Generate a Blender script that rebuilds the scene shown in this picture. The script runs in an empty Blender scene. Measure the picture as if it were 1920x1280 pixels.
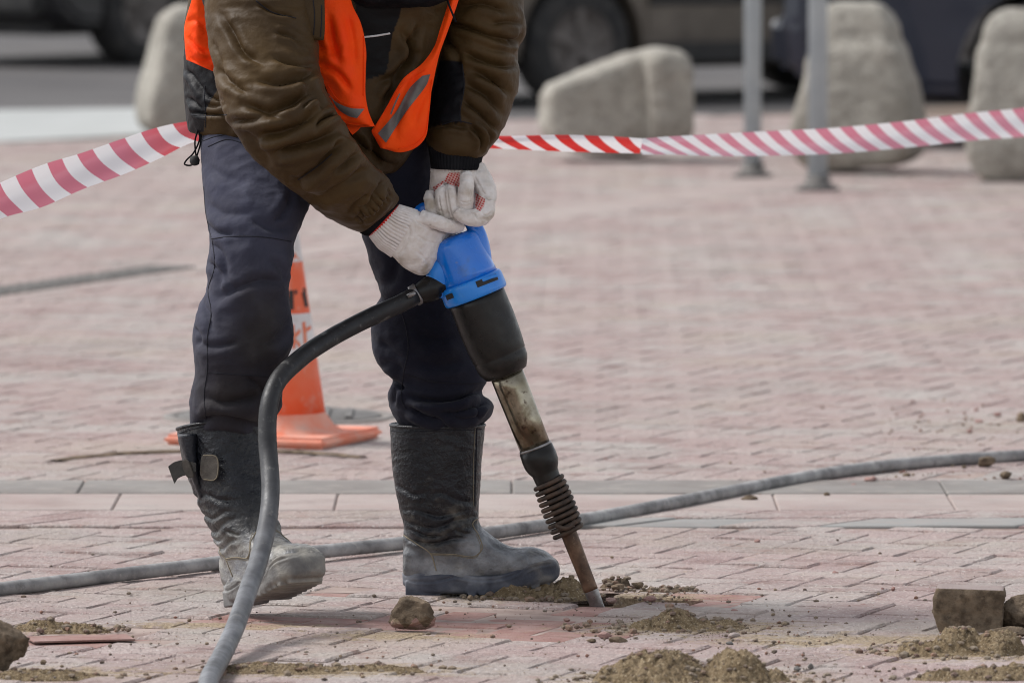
import bpy, bmesh, math, random
import numpy as np
from mathutils import Vector, Matrix
from mathutils.bvhtree import BVHTree

random.seed(7)
S = bpy.context.scene
C = S.collection
# ------------------------------------------------------------------ camera
CAMH, FPX = 1.65, 16000.0
PITCH = math.atan(1060 / FPX)
cam_d = bpy.data.cameras.new('camera'); cam = bpy.data.objects.new('camera', cam_d); C.objects.link(cam)
cam.location = (0, 0, CAMH); cam.rotation_euler = (math.pi / 2 - PITCH, 0, 0)
cam_d.lens = 300; cam_d.sensor_width = 36; cam_d.clip_start = 0.5; cam_d.clip_end = 900
cam_d.dof.use_dof = True; cam_d.dof.focus_distance = 17.0; cam_d.dof.aperture_fstop = 7.6
S.camera = cam
# ------------------------------------------------------------------ world and sun (bright overcast)
W = bpy.data.worlds.new('World'); S.world = W; W.use_nodes = True
nt = W.node_tree; nt.nodes.clear()
sky = nt.nodes.new('ShaderNodeTexSky'); sky.sky_type = 'NISHITA'; sky.sun_disc = False
SUN_EL, SUN_AZ = math.radians(52), math.radians(-70)          # azimuth from +Y towards +X
sky.sun_elevation = SUN_EL; sky.sun_rotation = SUN_AZ; sky.air_density = 1.0; sky.dust_density = 1.2
hsv = nt.nodes.new('ShaderNodeHueSaturation'); hsv.inputs['Saturation'].default_value = 0.24
bg = nt.nodes.new('ShaderNodeBackground'); bg.inputs['Strength'].default_value = 0.095
wo = nt.nodes.new('ShaderNodeOutputWorld')
nt.links.new(sky.outputs[0], hsv.inputs['Color']); nt.links.new(hsv.outputs[0], bg.inputs[0]); nt.links.new(bg.outputs[0], wo.inputs[0])
sd = bpy.data.lights.new('sun', 'SUN'); sd.energy = 1.5; sd.angle = math.radians(15); sd.color = (1.0, 0.965, 0.93)
sun = bpy.data.objects.new('sun', sd); C.objects.link(sun)
dv = Vector((math.sin(SUN_AZ) * math.cos(SUN_EL), math.cos(SUN_AZ) * math.cos(SUN_EL), math.sin(SUN_EL)))
sun.rotation_euler = dv.to_track_quat('Z', 'Y').to_euler(); sun.location = (-6, 10, 12)
S.view_settings.view_transform = 'Standard'; S.view_settings.look = 'None'
S.view_settings.exposure = 1.06; S.view_settings.gamma = 1.0
S.render.engine = 'CYCLES'
S.cycles.filter_width = 1.05; S.cycles.max_bounces = 6; S.cycles.diffuse_bounces = 3; S.cycles.glossy_bounces = 3

# ------------------------------------------------------------------ placing helpers (photo pixel + distance -> world point)
cp, sp = math.cos(PITCH), math.sin(PITCH)
def ray(px, py):
    x = (px - 960) / FPX; u = -(py - 640) / FPX
    return np.array([x, cp + u * sp, -sp + u * cp])
def P(px, py, Y):
    r = ray(px, py); return np.array([0, 0, CAMH]) + r * (Y / r[1])
def G(px, py, z=0.0):
    r = ray(px, py); return np.array([0, 0, CAMH]) + r * ((z - CAMH) / r[2])
def proj(v):
    d = v - np.array([0, 0, CAMH]); f = d[:, 1] * cp - d[:, 2] * sp; u = d[:, 1] * sp + d[:, 2] * cp
    return np.stack([960 + FPX * d[:, 0] / f, 640 - FPX * u / f], 1)
PX = 1 / 941.0      # one photo pixel in metres at the worker

# ------------------------------------------------------------------ naming helpers
def tag(o, label=None, cat=None, group=None, kind=None):
    if label: o['label'] = label
    if cat: o['category'] = cat
    if group: o['group'] = group
    if kind: o['kind'] = kind
    return o
def empty(name, loc, label=None, cat=None, group=None, rz=0):
    o = bpy.data.objects.new(name, None); C.objects.link(o); o.location = loc; o.rotation_euler = (0, 0, rz); o.empty_display_size = 0.1
    return tag(o, label, cat, group)
def wmat(o):
    b = Matrix.LocRotScale(o.location, o.rotation_euler, o.scale)
    return wmat(o.parent) @ o.matrix_parent_inverse @ b if o.parent else b
def link(name, me, m=None, parent=None, smooth=True, world=True):
    o = bpy.data.objects.new(name, me); C.objects.link(o)
    if m is not None:
        me.materials.clear(); me.materials.append(m)
    if smooth and len(me.polygons): me.polygons.foreach_set('use_smooth', [True] * len(me.polygons))
    if parent is not None:
        o.parent = parent
        if world:
            o.matrix_parent_inverse = wmat(parent).inverted()
    return o
def me_from(name, v, f):
    me = bpy.data.meshes.new(name); me.from_pydata([tuple(map(float, q)) for q in v], [], f); me.update(); return me

# ------------------------------------------------------------------ numpy noise
def _h(i, j, k, s):
    n = (i.astype(np.int64) * 374761393 + j.astype(np.int64) * 668265263 + k.astype(np.int64) * 2147483647 + s * 974634777) & 0xffffffff
    n = ((n ^ (n >> 13)) * 1274126177) & 0xffffffff
    n = n ^ (n >> 16)
    return (n & 0xffffff) / float(0xffffff) * 2 - 1
def vn(p, s=0):
    p = np.asarray(p, float); i = np.floor(p).astype(np.int64); f = p - i; f = f * f * (3 - 2 * f); r = 0
    for a in (0, 1):
        for b in (0, 1):
            for c in (0, 1):
                w = (f[:, 0] if a else 1 - f[:, 0]) * (f[:, 1] if b else 1 - f[:, 1]) * (f[:, 2] if c else 1 - f[:, 2])
                r = r + w * _h(i[:, 0] + a, i[:, 1] + b, i[:, 2] + c, s)
    return r
def fbm(p, o=4, s=0):
    r, a = 0, 1.0
    for k in range(o): r = r + a * vn(p * 2 ** k + k * 17.3, s + k); a *= .5
    return r / 1.9
def sstep(a, b, x):
    t = np.clip((x - a) / (b - a), 0, 1); return t * t * (3 - 2 * t)

# ------------------------------------------------------------------ loft helpers
def catm(A, n):
    A = np.asarray(A, float); m = len(A)
    if m == 2: return A[0] + (A[1] - A[0]) * np.linspace(0, 1, n)[:, None]
    k = min(3, A.shape[1]); d = np.r_[0, np.cumsum(np.sqrt(((A[1:, :k] - A[:-1, :k]) ** 2).sum(1)) + 1e-6)]
    t = np.linspace(0, d[-1], n); out = np.zeros((n, A.shape[1]))
    tg = np.zeros_like(A)
    for i in range(1, m - 1): tg[i] = (A[i + 1] - A[i - 1]) / (d[i + 1] - d[i - 1])
    tg[0] = (A[1] - A[0]) / (d[1] - d[0]); tg[-1] = (A[-1] - A[-2]) / (d[-1] - d[-2])
    j = np.clip(np.searchsorted(d, t, side='right') - 1, 0, m - 2)
    h = (d[j + 1] - d[j])[:, None]; u = ((t - d[j]) / (d[j + 1] - d[j]))[:, None]
    return ((2 * u**3 - 3 * u**2 + 1) * A[j] + (u**3 - 2 * u**2 + u) * h * tg[j] + (-2 * u**3 + 3 * u**2) * A[j + 1] + (u**3 - u**2) * h * tg[j + 1])
def grid_faces(n, m, close=True, off=0):
    f = []
    for i in range(n - 1):
        for j in range(m if close else m - 1):
            a = off + i * m + j; b = off + i * m + (j + 1) % m
            f.append((a, b, b + m, a + m))
    return f
def loft_vecs(cen, av, dv_, m=48, e=1.0, cap=True):
    """rings: centre, half-axis a, half-axis d"""
    n = len(cen); th = np.linspace(0, 2 * math.pi, m, endpoint=False)
    c, s = np.cos(th), np.sin(th); c = np.sign(c) * abs(c) ** e; s = np.sign(s) * abs(s) ** e
    v = cen[:, None, :] + av[:, None, :] * c[None, :, None] + dv_[:, None, :] * s[None, :, None]
    v = v.reshape(-1, 3); f = grid_faces(n, m)
    if cap:
        v = np.vstack([v, cen[0], cen[-1]]); a, b = n * m, n * m + 1
        for j in range(m):
            f.append((a, (j + 1) % m, j)); f.append((b, (n - 1) * m + j, (n - 1) * m + (j + 1) % m))
    return v, f
def loft(rings, n=80, m=48, e=1.0, cap=True):
    """rings: (lx, ly, rx, ry, Y, dy) photo pixels, at distance Y, half depth dy metres"""
    A = []
    for r in rings:
        l = P(r[0], r[1], r[4]); q = P(r[2], r[3], r[4]); A.append(np.r_[(l + q) / 2, (q - l) / 2, r[5]])
    A = catm(A, n); d = np.zeros((n, 3)); d[:, 1] = A[:, 6]
    return loft_vecs(A[:, :3], A[:, 3:6], d, m, e, cap)
def tube(pts, n=60, m=16, cap=True, flat=1.0, up=(0, 0, 1)):
    """pts: (x,y,z,r) world"""
    A = catm(pts, n); c = A[:, :3]; t = np.gradient(c, axis=0); t /= np.linalg.norm(t, axis=1)[:, None] + 1e-12
    u = np.array(up, float); a = np.cross(t[0], u)
    if np.linalg.norm(a) < .1: a = np.cross(t[0], (0, 1, 0.1))
    av = []; a /= np.linalg.norm(a)
    for k in range(n):
        a = a - t[k] * a.dot(t[k]); a = a / np.linalg.norm(a); av.append(a)
    av = np.array(av); b = np.cross(t, av)
    return loft_vecs(c, av * A[:, 3:4], b * A[:, 3:4] * flat, m, 1.0, cap)
def lathe(p0, ax, prof, m=48, cap=True):
    ax = np.asarray(ax, float); ax /= np.linalg.norm(ax); a = np.cross(ax, (0, 1, 0) if abs(ax[1]) < .9 else (1, 0, 0)); a /= np.linalg.norm(a); b = np.cross(ax, a)
    pr = np.array(prof, float); cen = np.asarray(p0)[None] + ax[None] * pr[:, :1]
    return loft_vecs(cen, a[None] * pr[:, 1:2], b[None] * pr[:, 1:2], m, 1.0, cap)
def merge(*L):
    v, f, o = [], [], 0
    for a, b in L:
        v.append(np.asarray(a, float)); f += [tuple(i + o for i in q) for q in b]; o += len(a)
    return np.vstack(v), f
def box(c, s, R=None):
    v = np.array([[x, y, z] for x in (-.5, .5) for y in (-.5, .5) for z in (-.5, .5)]) * np.array(s)
    if R is not None: v = v @ np.array(R).T
    return v + np.array(c), [(0, 1, 3, 2), (4, 6, 7, 5), (0, 4, 5, 1), (2, 3, 7, 6), (0, 2, 6, 4), (1, 5, 7, 3)]
def rotz(a): return np.array([[math.cos(a), -math.sin(a), 0], [math.sin(a), math.cos(a), 0], [0, 0, 1]])
def bevelled(name, v, f, w=.004, seg=2):
    me = me_from(name, v, f); bm = bmesh.new(); bm.from_mesh(me)
    bmesh.ops.recalc_face_normals(bm, faces=bm.faces)
    bmesh.ops.bevel(bm, geom=list(bm.edges), offset=w, segments=seg, affect='EDGES', clamp_overlap=True)
    bm.to_mesh(me); bm.free(); return me
def remesh(v, f, vox, smooth=3):
    """voxel union of overlapping closed shapes -> vertices, quads"""
    me = me_from('tmp', v, f); bm = bmesh.new(); bm.from_mesh(me); bmesh.ops.recalc_face_normals(bm, faces=bm.faces); bm.to_mesh(me); bm.free()
    o = bpy.data.objects.new('tmp', me); C.objects.link(o)
    md = o.modifiers.new('r', 'REMESH'); md.mode = 'VOXEL'; md.voxel_size = vox
    dg = bpy.context.evaluated_depsgraph_get(); ev = o.evaluated_get(dg); m2 = ev.to_mesh()
    V = np.empty(len(m2.vertices) * 3); m2.vertices.foreach_get('co', V); V = V.reshape(-1, 3)
    F = [tuple(p.vertices) for p in m2.polygons]
    E = np.empty(len(m2.edges) * 2, int); m2.edges.foreach_get('vertices', E); E = E.reshape(-1, 2)
    ev.to_mesh_clear(); bpy.data.objects.remove(o); bpy.data.meshes.remove(me)
    V = lap(V, E, smooth)
    return V, F, E
def lap(V, E, it, w=.6):
    n = len(V); deg = np.bincount(E.ravel(), minlength=n)[:, None] + 1e-9
    for _ in range(it):
        s = np.stack([np.bincount(E[:, 0], V[E[:, 1], k], n) + np.bincount(E[:, 1], V[E[:, 0], k], n) for k in range(3)], 1)
        V = V + (s / deg - V) * w
    return V
def normals(V, F):
    Q = np.array([(q[0], q[1], q[2], q[3] if len(q) > 3 else q[2]) for q in F]); n = np.cross(V[Q[:, 2]] - V[Q[:, 0]], V[Q[:, 3]] - V[Q[:, 1]])
    N = np.zeros_like(V)
    for k in range(4):
        for c in range(3): N[:, c] += np.bincount(Q[:, k], n[:, c], len(V))
    return N / (np.linalg.norm(N, axis=1)[:, None] + 1e-12)
def seg_dist(q, a, b):
    ab = b - a; L = (ab ** 2).sum(); t = np.clip(((q - a) @ ab) / L, 0, 1); d = q - (a + t[:, None] * ab)
    return np.sqrt((d ** 2).sum(1)), np.sign(ab[0] * d[:, 1] - ab[1] * d[:, 0]), t
FA = 1.35
def folds(V, N, q, front, strokes):
    """fold strokes: (points, width px, depth m, ridge factor): a valley with a ridge on its right-hand side"""
    D = np.zeros(len(V))
    for st in strokes:
        pts, w, amp = st[0], st[1], st[2] * FA; rf = st[3] if len(st) > 3 else .6
        pts = catm(np.array(pts, float), max(6, 3 * len(pts)))
        m = (q[:, 0] > pts[:, 0].min() - 5 * w) & (q[:, 0] < pts[:, 0].max() + 5 * w) & (q[:, 1] > pts[:, 1].min() - 5 * w) & (q[:, 1] < pts[:, 1].max() + 5 * w)
        idx = np.nonzero(m)[0]
        if not len(idx): continue
        bd = np.full(len(idx), 1e9); bs = np.zeros(len(idx)); bt = np.zeros(len(idx)); K = len(pts) - 1
        for k in range(K):
            d, s, t = seg_dist(q[idx], pts[k], pts[k + 1]); u = d < bd; bd[u] = d[u]; bs[u] = s[u]; bt[u] = (k + t[u]) / K
        taper = np.clip(np.minimum(bt, 1 - bt) * 5, .0, 1) * .9 + .1
        sd_ = bd * bs; val = -np.exp(-(sd_ / w) ** 2) + rf * np.exp(-((sd_ - 1.9 * w) / (1.3 * w)) ** 2) + rf * .5 * np.exp(-((sd_ + 1.9 * w) / (1.3 * w)) ** 2)
        D[idx] += amp * val * taper * front[idx]
    return V + N * D[:, None]
def set_col(me, col, name='col'):
    a = me.color_attributes.new(name, 'FLOAT_COLOR', 'POINT')
    c = np.ones((len(me.vertices), 4), np.float32); c[:, :3] = col; a.data.foreach_set('color', c.ravel())
def in_poly(q, poly, soft=0):
    poly = np.array(poly, float); ins = np.zeros(len(q), bool); j = len(poly) - 1
    for i in range(len(poly)):
        a, b = poly[i], poly[j]
        if a[1] != b[1]:
            c = ((a[1] > q[:, 1]) != (b[1] > q[:, 1])) & (q[:, 0] < (b[0] - a[0]) * (q[:, 1] - a[1]) / (b[1] - a[1]) + a[0]); ins ^= c
        j = i
    return ins
def bvh_of(V, F): return BVHTree.FromPolygons([Vector(v) for v in V], F)
def on_surf(bvh, px, py, off=.0):
    o = Vector((0, 0, CAMH)); d = Vector(ray(px, py)).normalized(); h = bvh.ray_cast(o, d)
    return None if h[0] is None else np.array(h[0] - d * off)
def surf_line(bvh, pts, r, n=40, off=0.0, m=6):
    q = catm(np.array(pts, float), n); w = [on_surf(bvh, a[0], a[1], off) for a in q]; w = [np.r_[k, r] for k in w if k is not None]
    if len(w) < 3: return None
    return tube(np.array(w), len(w), m)

# ------------------------------------------------------------------ materials
def srgb(r, g, b):
    f = lambda c: (c / 255 / 12.92) if c <= 10 else ((c / 255 + .055) / 1.055) ** 2.4
    return (f(r), f(g), f(b))
def mat(name, base, var=None, vs=8., rough=.7, rvar=.12, bump=0., bs=120., bd=.002, metal=0., attr=None, spec=.4, dirt=None, aniso=(1, 1, 1),
        coat=0., sheen=0., trans=0., rnd=None, alpha=1.0, vlo=.35, vhi=.65, bump2=None, detail=6.0, film=None):
    m = bpy.data.materials.new(name); m.use_nodes = True; t = m.node_tree; N, L = t.nodes, t.links
    b = N['Principled BSDF']; geo = N.new('ShaderNodeNewGeometry'); mp = N.new('ShaderNodeMapping'); mp.inputs['Scale'].default_value = aniso
    L.new(geo.outputs['Position'], mp.inputs['Vector']); co = mp.outputs[0]
    def noise(s, d=detail, rg=.55):
        q = N.new('ShaderNodeTexNoise'); q.inputs['Scale'].default_value = s; q.inputs['Detail'].default_value = d; q.inputs['Roughness'].default_value = rg
        L.new(co, q.inputs['Vector']); return q.outputs['Fac']
    def rng(x, a, c, lo=0., hi=1.):
        q = N.new('ShaderNodeMapRange'); q.inputs[1].default_value = a; q.inputs[2].default_value = c; q.inputs[3].default_value = lo; q.inputs[4].default_value = hi
        L.new(x, q.inputs[0]); return q.outputs[0]
    def mix(fac, a, c, mode='MIX'):
        q = N.new('ShaderNodeMix'); q.data_type = 'RGBA'; q.blend_type = mode
        if isinstance(fac, float): q.inputs[0].default_value = fac
        else: L.new(fac, q.inputs[0])
        for i, x in ((6, a), (7, c)):
            if isinstance(x, tuple): q.inputs[i].default_value = (*x, 1)
            else: L.new(x, q.inputs[i])
        return q.outputs[2]
    if attr:
        a = N.new('ShaderNodeAttribute'); a.attribute_name = attr; col = a.outputs['Color']
    else: col = tuple(base)
    if rnd:
        if rnd[0] == 'obj': oi = N.new('ShaderNodeObjectInfo'); r = oi.outputs['Random']
        else: oi = N.new('ShaderNodeAttribute'); oi.attribute_name = 'rnd'; r = oi.outputs['Fac']
        cr = N.new('ShaderNodeValToRGB'); cols = rnd[1]
        while len(cr.color_ramp.elements) < len(cols): cr.color_ramp.elements.new(.5)
        for i, c_ in enumerate(cols):
            cr.color_ramp.elements[i].position = i / (len(cols) - 1); cr.color_ramp.elements[i].color = (*c_, 1)
        L.new(r, cr.inputs[0]); col = cr.outputs[0]
    if var is not None: col = mix(rng(noise(vs), vlo, vhi), col, tuple(var), 'MIX') if not attr else mix(rng(noise(vs), vlo, vhi), col, tuple(var), 'MULTIPLY')
    if dirt:
        for (dc, ds, lo, hi, mx) in dirt: col = mix(rng(noise(ds, 8, .62), lo, hi, 0, mx), col, tuple(dc))
    if film:
        acc = None
        for (fx_, fy_, ra, rb) in film:
            g_ = G(fx_, fy_); vs_ = N.new('ShaderNodeVectorMath'); vs_.operation = 'MULTIPLY'; vs_.inputs[1].default_value = (1 / ra, 1 / rb, 0); L.new(geo.outputs['Position'], vs_.inputs[0])
            d_ = N.new('ShaderNodeVectorMath'); d_.operation = 'DISTANCE'; d_.inputs[1].default_value = (g_[0] / ra, g_[1] / rb, 0); L.new(vs_.outputs[0], d_.inputs[0])
            o_ = rng(d_.outputs['Value'], .15, 1.15, 1, 0)
            if acc is None: acc = o_
            else: q = N.new('ShaderNodeMath'); q.operation = 'MAXIMUM'; L.new(acc, q.inputs[0]); L.new(o_, q.inputs[1]); acc = q.outputs[0]
        a1_ = N.new('ShaderNodeMath'); a1_.operation = 'ADD'; L.new(acc, a1_.inputs[0]); L.new(rng(noise(26, 8, .7), .3, .7, -.75, .45), a1_.inputs[1])
        col = mix(rng(a1_.outputs[0], .12, .62, 0, .9), col, mix(rng(noise(160, 3), .4, .6), (.22, .165, .10), (.42, .33, .225)))
    if isinstance(col, tuple): b.inputs['Base Color'].default_value = (*col, 1)
    else: L.new(col, b.inputs['Base Color'])
    L.new(rng(noise(vs * 2.3), .3, .7, max(0, rough - rvar), min(1, rough + rvar)), b.inputs['Roughness'])
    b.inputs['Metallic'].default_value = metal; b.inputs['Specular IOR Level'].default_value = spec
    b.inputs['Coat Weight'].default_value = coat; b.inputs['Sheen Weight'].default_value = sheen; b.inputs['Alpha'].default_value = alpha
    if trans: b.inputs['Transmission Weight'].default_value = trans
    if bump:
        q = N.new('ShaderNodeBump'); q.inputs['Strength'].default_value = bump; q.inputs['Distance'].default_value = bd; L.new(noise(bs, 5), q.inputs['Height']); o = q.outputs[0]
        if bump2:
            q2 = N.new('ShaderNodeBump'); q2.inputs['Strength'].default_value = bump2[0]; q2.inputs['Distance'].default_value = bump2[2]; L.new(noise(bump2[1], 6), q2.inputs['Height'])
            L.new(o, q2.inputs['Normal']); o = q2.outputs[0]
        L.new(o, b.inputs['Normal'])
    m['b'] = 1
    return m
M = {}
DUST = (.40, .345, .30)
PINK = [(.26, .175, .165), (.385, .285, .27), (.355, .26, .245), (.43, .35, .33), (.325, .23, .22), (.385, .29, .275), (.395, .31, .29), (.285, .195, .185)]
PINKF = [(.31, .225, .215), (.375, .285, .27), (.345, .255, .24), (.40, .32, .30), (.36, .275, .26)]
FILM = [(1004, 1118, .24, .16), (1285, 1176, .30, .20), (1290, 1276, .30, .24), (590, 1256, .36, .16), (95, 1262, .26, .14), (118, 1180, .2, .1), (1820, 1222, .30, .22), (1180, 1117, .22, .10), (760, 1190, .22, .12), (1600, 1200, .4, .16), (420, 1172, .3, .10)]
def brick_mat(name, kind): return mat(name, (.4, .3, .28), rnd=(kind, PINK if kind == 'obj' else PINKF), var=(.42, .35, .33), vs=1.3, vlo=.38, vhi=.72, rough=.9, bump=1.0, bs=150, bd=.006, bump2=(1.0, 42, .010), spec=.2, film=FILM,
    dirt=[((.42, .395, .37), 2.2, .46, .62, .8), ((.22, .145, .135), 4.5, .53, .68, .7), ((.25, .185, .17), 1.1, .54, .66, .5), ((.25, .18, .155), 24, .55, .72, .6), ((.74, .70, .66), 120, .57, .66, .6), ((.19, .13, .115), 95, .61, .70, .6), ((.36, .30, .22), 1.3, .52, .68, .35), ((.34, .22, .19), 9, .58, .70, .5)])
M['brick'] = brick_mat('pink_concrete_brick', 'obj'); M['brickj'] = brick_mat('pink_concrete_brick_far', 'attr')
M['redbrick'] = mat('clean_red_brick', (.27, .145, .125), (.36, .235, .21), 12, .85, film=FILM, bump=1.0, bs=190, bd=.004, spec=.25, dirt=[((.38, .31, .27), 18, .55, .72, .6)])
M['greybrick'] = mat('grey_brick', (.22, .22, .21), (.27, .27, .26), 6, .85, bump=.5, bs=420, bd=.0015, rnd=('obj', [(.20, .20, .195), (.27, .265, .255), (.235, .225, .215)]), dirt=[((.33, .28, .26), 9, .45, .7, .6)])
M['slab'] = mat('pale_slab', (.365, .29, .27), (.42, .365, .34), 3, .88, bump=1.0, bs=190, bd=.004, spec=.2, dirt=[((.35, .33, .31), 7, .5, .7, .6), ((.28, .20, .185), 3.5, .52, .68, .5), ((.22, .17, .15), 85, .60, .70, .5)])
M['band'] = mat('grey_concrete_band', (.18, .16, .148), (.24, .225, .21), 4, .85, bump=.4, bs=300, bd=.0015, dirt=[((.37, .33, .29), 14, .52, .72, .5)])
M['joint'] = mat('joint_sand', (.22, .155, .135), (.38, .30, .265), 9, .95, bump=.6, bs=200)
M['bed'] = mat('sandy_joint_bed', (.11, .075, .055), (.17, .125, .09), 30, .95, bump=.6, bs=200)
M['asphalt'] = mat('asphalt', (.075, .07, .07), (.11, .103, .10), .6, .9, bump=.5, bs=90, bd=.004)
M['kerbpale'] = mat('pale_concrete', (.35, .36, .35), (.42, .43, .42), 2, .85, bump=.4, bs=80)
M['sand'] = mat('damp_sand', (.175, .125, .07), (.31, .235, .145), 40, .95, bump=1.0, bs=650, bd=.003, bump2=(.7, 130, .006), dirt=[((.09, .06, .038), 90, .52, .64, .85), ((.52, .43, .30), 230, .56, .66, .9), ((.07, .05, .035), 260, .60, .68, .8)], spec=.2)
M['stone'] = mat('soil_crusted_stone', (.10, .076, .054), (.22, .165, .115), 38, .95, bump=1.0, bs=300, bd=.003, dirt=[((.07, .05, .035), 50, .5, .66, .85)], spec=.2)
M['pebble'] = mat('mixed_gravel', (.2, .15, .11), rnd=('attr', [(.07, .06, .055), (.25, .12, .09), (.28, .21, .14), (.16, .14, .13), (.35, .28, .2)]), var=(.2, .16, .12), vs=90, rough=.9, bump=.6, bs=500)
M['concrete'] = mat('bollard_concrete', (.29, .272, .235), (.42, .395, .345), 5, .9, bump=.9, bs=60, bd=.012, bump2=(.6, 16, .02), dirt=[((.20, .17, .14), 3, .5, .7, .7), ((.22, .20, .17), 14, .55, .7, .6), ((.19, .175, .15), 30, .5, .62, .6)])
M['jacket'] = mat('olive_quilted_fabric', (0, 0, 0), (.60, .58, .60), 9, .54, rvar=.06, bump=.2, bs=480, bd=.0008, attr='col', sheen=.0, spec=.17, bump2=(.45, 38, .006))
M['blackcloth'] = mat('black_knit', (.008, .008, .010), (.016, .016, .018), 30, .95, bump=.3, bs=700, spec=.08)
M['redtrim'] = mat('red_trim', (.55, .02, .012), rough=.7)
M['vest'] = mat('orange_safety_fabric', (1.0, .085, .003), (1.0, .06, .003), 14, .7, bump=.3, bs=260, bd=.001, spec=.2, bump2=(.5, 40, .006))
M['reflect'] = mat('grey_reflective_tape', (.17, .155, .145), (.10, .09, .085), 25, .55, bump=.3, bs=400)
M['trouser'] = mat('navy_work_cloth', (.0, .0, .0), (.60, .58, .62), 7, .82, bump=.25, bs=600, bd=.0008, attr='col', sheen=.04, spec=.2, bump2=(.5, 30, .007))
M['seam'] = mat('dark_seam_thread', (.010, .010, .016), rough=.9)
M['boot'] = mat('dusty_leather', (0, 0, 0), (.5, .5, .52), 34, .38, rvar=.16, bump=.9, bs=150, bd=.003, attr='col', spec=.45, bump2=(.45, 60, .004))
M['stitch'] = mat('tan_stitch', (.26, .22, .155), (.18, .15, .11), 60, .9)
M['sole'] = mat('dusty_rubber_sole', (0, 0, 0), (.6, .6, .62), 30, .7, bump=.5, bs=200, attr='col', bump2=(.4, 50, .003))
M['glove'] = mat('white_cotton_glove', (0, 0, 0), (.84, .81, .77), 45, .95, bump=.5, bs=900, bd=.0012, attr='col', sheen=.1, spec=.1, bump2=(.35, 130, .003))
M['blue'] = mat('blue_enamel', (.002, .155, .66), (.003, .18, .72), 10, .24, rvar=.10, bump=.12, bs=60, bd=.001, spec=.5, coat=.5, dirt=[((.04, .10, .26), 26, .56, .74, .6), ((.22, .24, .28), 75, .64, .72, .55)])
M['bluelt'] = mat('light_blue_plastic', (.006, .20, .70), (.018, .24, .74), 14, .33, spec=.5, coat=.15, dirt=[((.10, .2, .35), 50, .6, .74, .4)])
M['blackmet'] = mat('worn_black_metal', (.007, .0065, .0065), (.016, .014, .012), 26, .36, rvar=.12, bump=.3, bs=160, bd=.001, dirt=[((.17, .13, .085), 33, .665, .74, .8)], spec=.32)
M['rubber'] = mat('black_rubber', (.016, .016, .018), (.03, .03, .032), 22, .6, bump=.2, bs=200)
M['steel'] = mat('oily_steel', (.18, .155, .105), (.36, .32, .25), 22, .17, rvar=.1, metal=.85, bump=.35, bs=55, bd=.0015, dirt=[((.10, .07, .04), 16, .48, .60, .8), ((.05, .03, .02), 70, .58, .66, .8)])
M['rust'] = mat('rusty_spring_steel', (.045, .034, .028), (.10, .065, .045), 50, .6, metal=.35, bump=.5, bs=300, dirt=[((.035, .027, .022), 30, .5, .65, .8)])
M['chisel'] = mat('rusty_chisel', (.075, .045, .032), (.20, .12, .075), 28, .5, metal=.5, bump=.4, bs=200, dirt=[((.06, .035, .022), 20, .52, .68, .7), ((.35, .26, .17), 44, .60, .70, .6)])
M['bright'] = mat('worn_bright_steel', (.34, .33, .33), (.20, .185, .18), 60, .38, metal=.8, bump=.3, bs=300)
M['hose'] = mat('dusty_rubber_hose', (0, 0, 0), (.55, .55, .56), 26, .5, rvar=.1, attr='col', bump=.3, bs=180, bd=.0015, dirt=[((.34, .33, .31), 34, .58, .70, .35)], spec=.45)
M['hose2'] = mat('grey_ribbed_hose', (.17, .167, .167), (.38, .372, .368), 14, .7, bump=.5, bs=240, bd=.002, dirt=[((.085, .08, .08), 30, .54, .68, .7), ((.42, .40, .37), 60, .58, .7, .6)])
M['cone'] = mat('faded_orange_cone', (.80, .10, .025), (.75, .16, .07), 9, .55, bump=.3, bs=90, dirt=[((.66, .36, .28), 22, .54, .68, .65)])
M['conebase'] = mat('dusty_salmon_base', (.74, .22, .13), (.72, .35, .26), 12, .8, bump=.3, bs=90, dirt=[((.55, .42, .36), 20, .52, .7, .6)])
M['white'] = mat('scuffed_white_band', (.72, .70, .70), (.60, .58, .57), 20, .6, dirt=[((.45, .40, .38), 40, .6, .7, .6)])
M['blackprint'] = mat('black_print', (.02, .02, .02), (.05, .04, .04), 90, .7)
M['orangeprint'] = mat('orange_print', (.72, .14, .05), (.7, .3, .2), 60, .7)
M['iron'] = mat('cast_iron', (.11, .105, .10), (.19, .18, .17), 14, .75, metal=.3, bump=.5, bs=90)
M['galv'] = mat('galvanised_steel', (.36, .41, .44), (.42, .47, .49), 8, .5, metal=.0)
M['tyre'] = mat('car_tyre', (.022, .022, .023), (.05, .047, .045), 12, .85, bump=.3, bs=60)
M['rim'] = mat('dusty_wheel_rim', (.20, .18, .17), (.13, .115, .105), 10, .6, metal=.4)
M['browncar'] = mat('dusty_brown_grey_paint', (.065, .053, .042), (.12, .10, .078), 2.2, .42, coat=.3, dirt=[((.26, .22, .18), 1.6, .5, .7, .5)])
M['navycar'] = mat('navy_car_paint', (.006, .010, .026), (.011, .017, .036), 3, .35, coat=.5)
M['blackcar'] = mat('black_car_paint', (.012, .012, .015), (.03, .029, .03), 3, .35, coat=.5)
M['glass'] = mat('dark_car_glass', (.01, .012, .014), rough=.06, rvar=.02, spec=.7)
M['plastic'] = mat('dark_plastic', (.02, .02, .021), (.04, .038, .037), 8, .7)
M['lamp'] = mat('lamp_glass', (.5, .5, .5), rough=.15, spec=.7)
M['taillamp'] = mat('red_lamp_glass', (.35, .02, .02), rough=.2, spec=.7)
M['plate'] = mat('number_plate', (.7, .7, .7), rough=.5)
M['skin'] = mat('skin', (.55, .33, .25), (.50, .28, .21), 30, .55)
M['hair'] = mat('dark_hair', (.02, .015, .012), rough=.8)
M['cap'] = mat('black_knit_cap', (.02, .02, .024), rough=.95)
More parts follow.
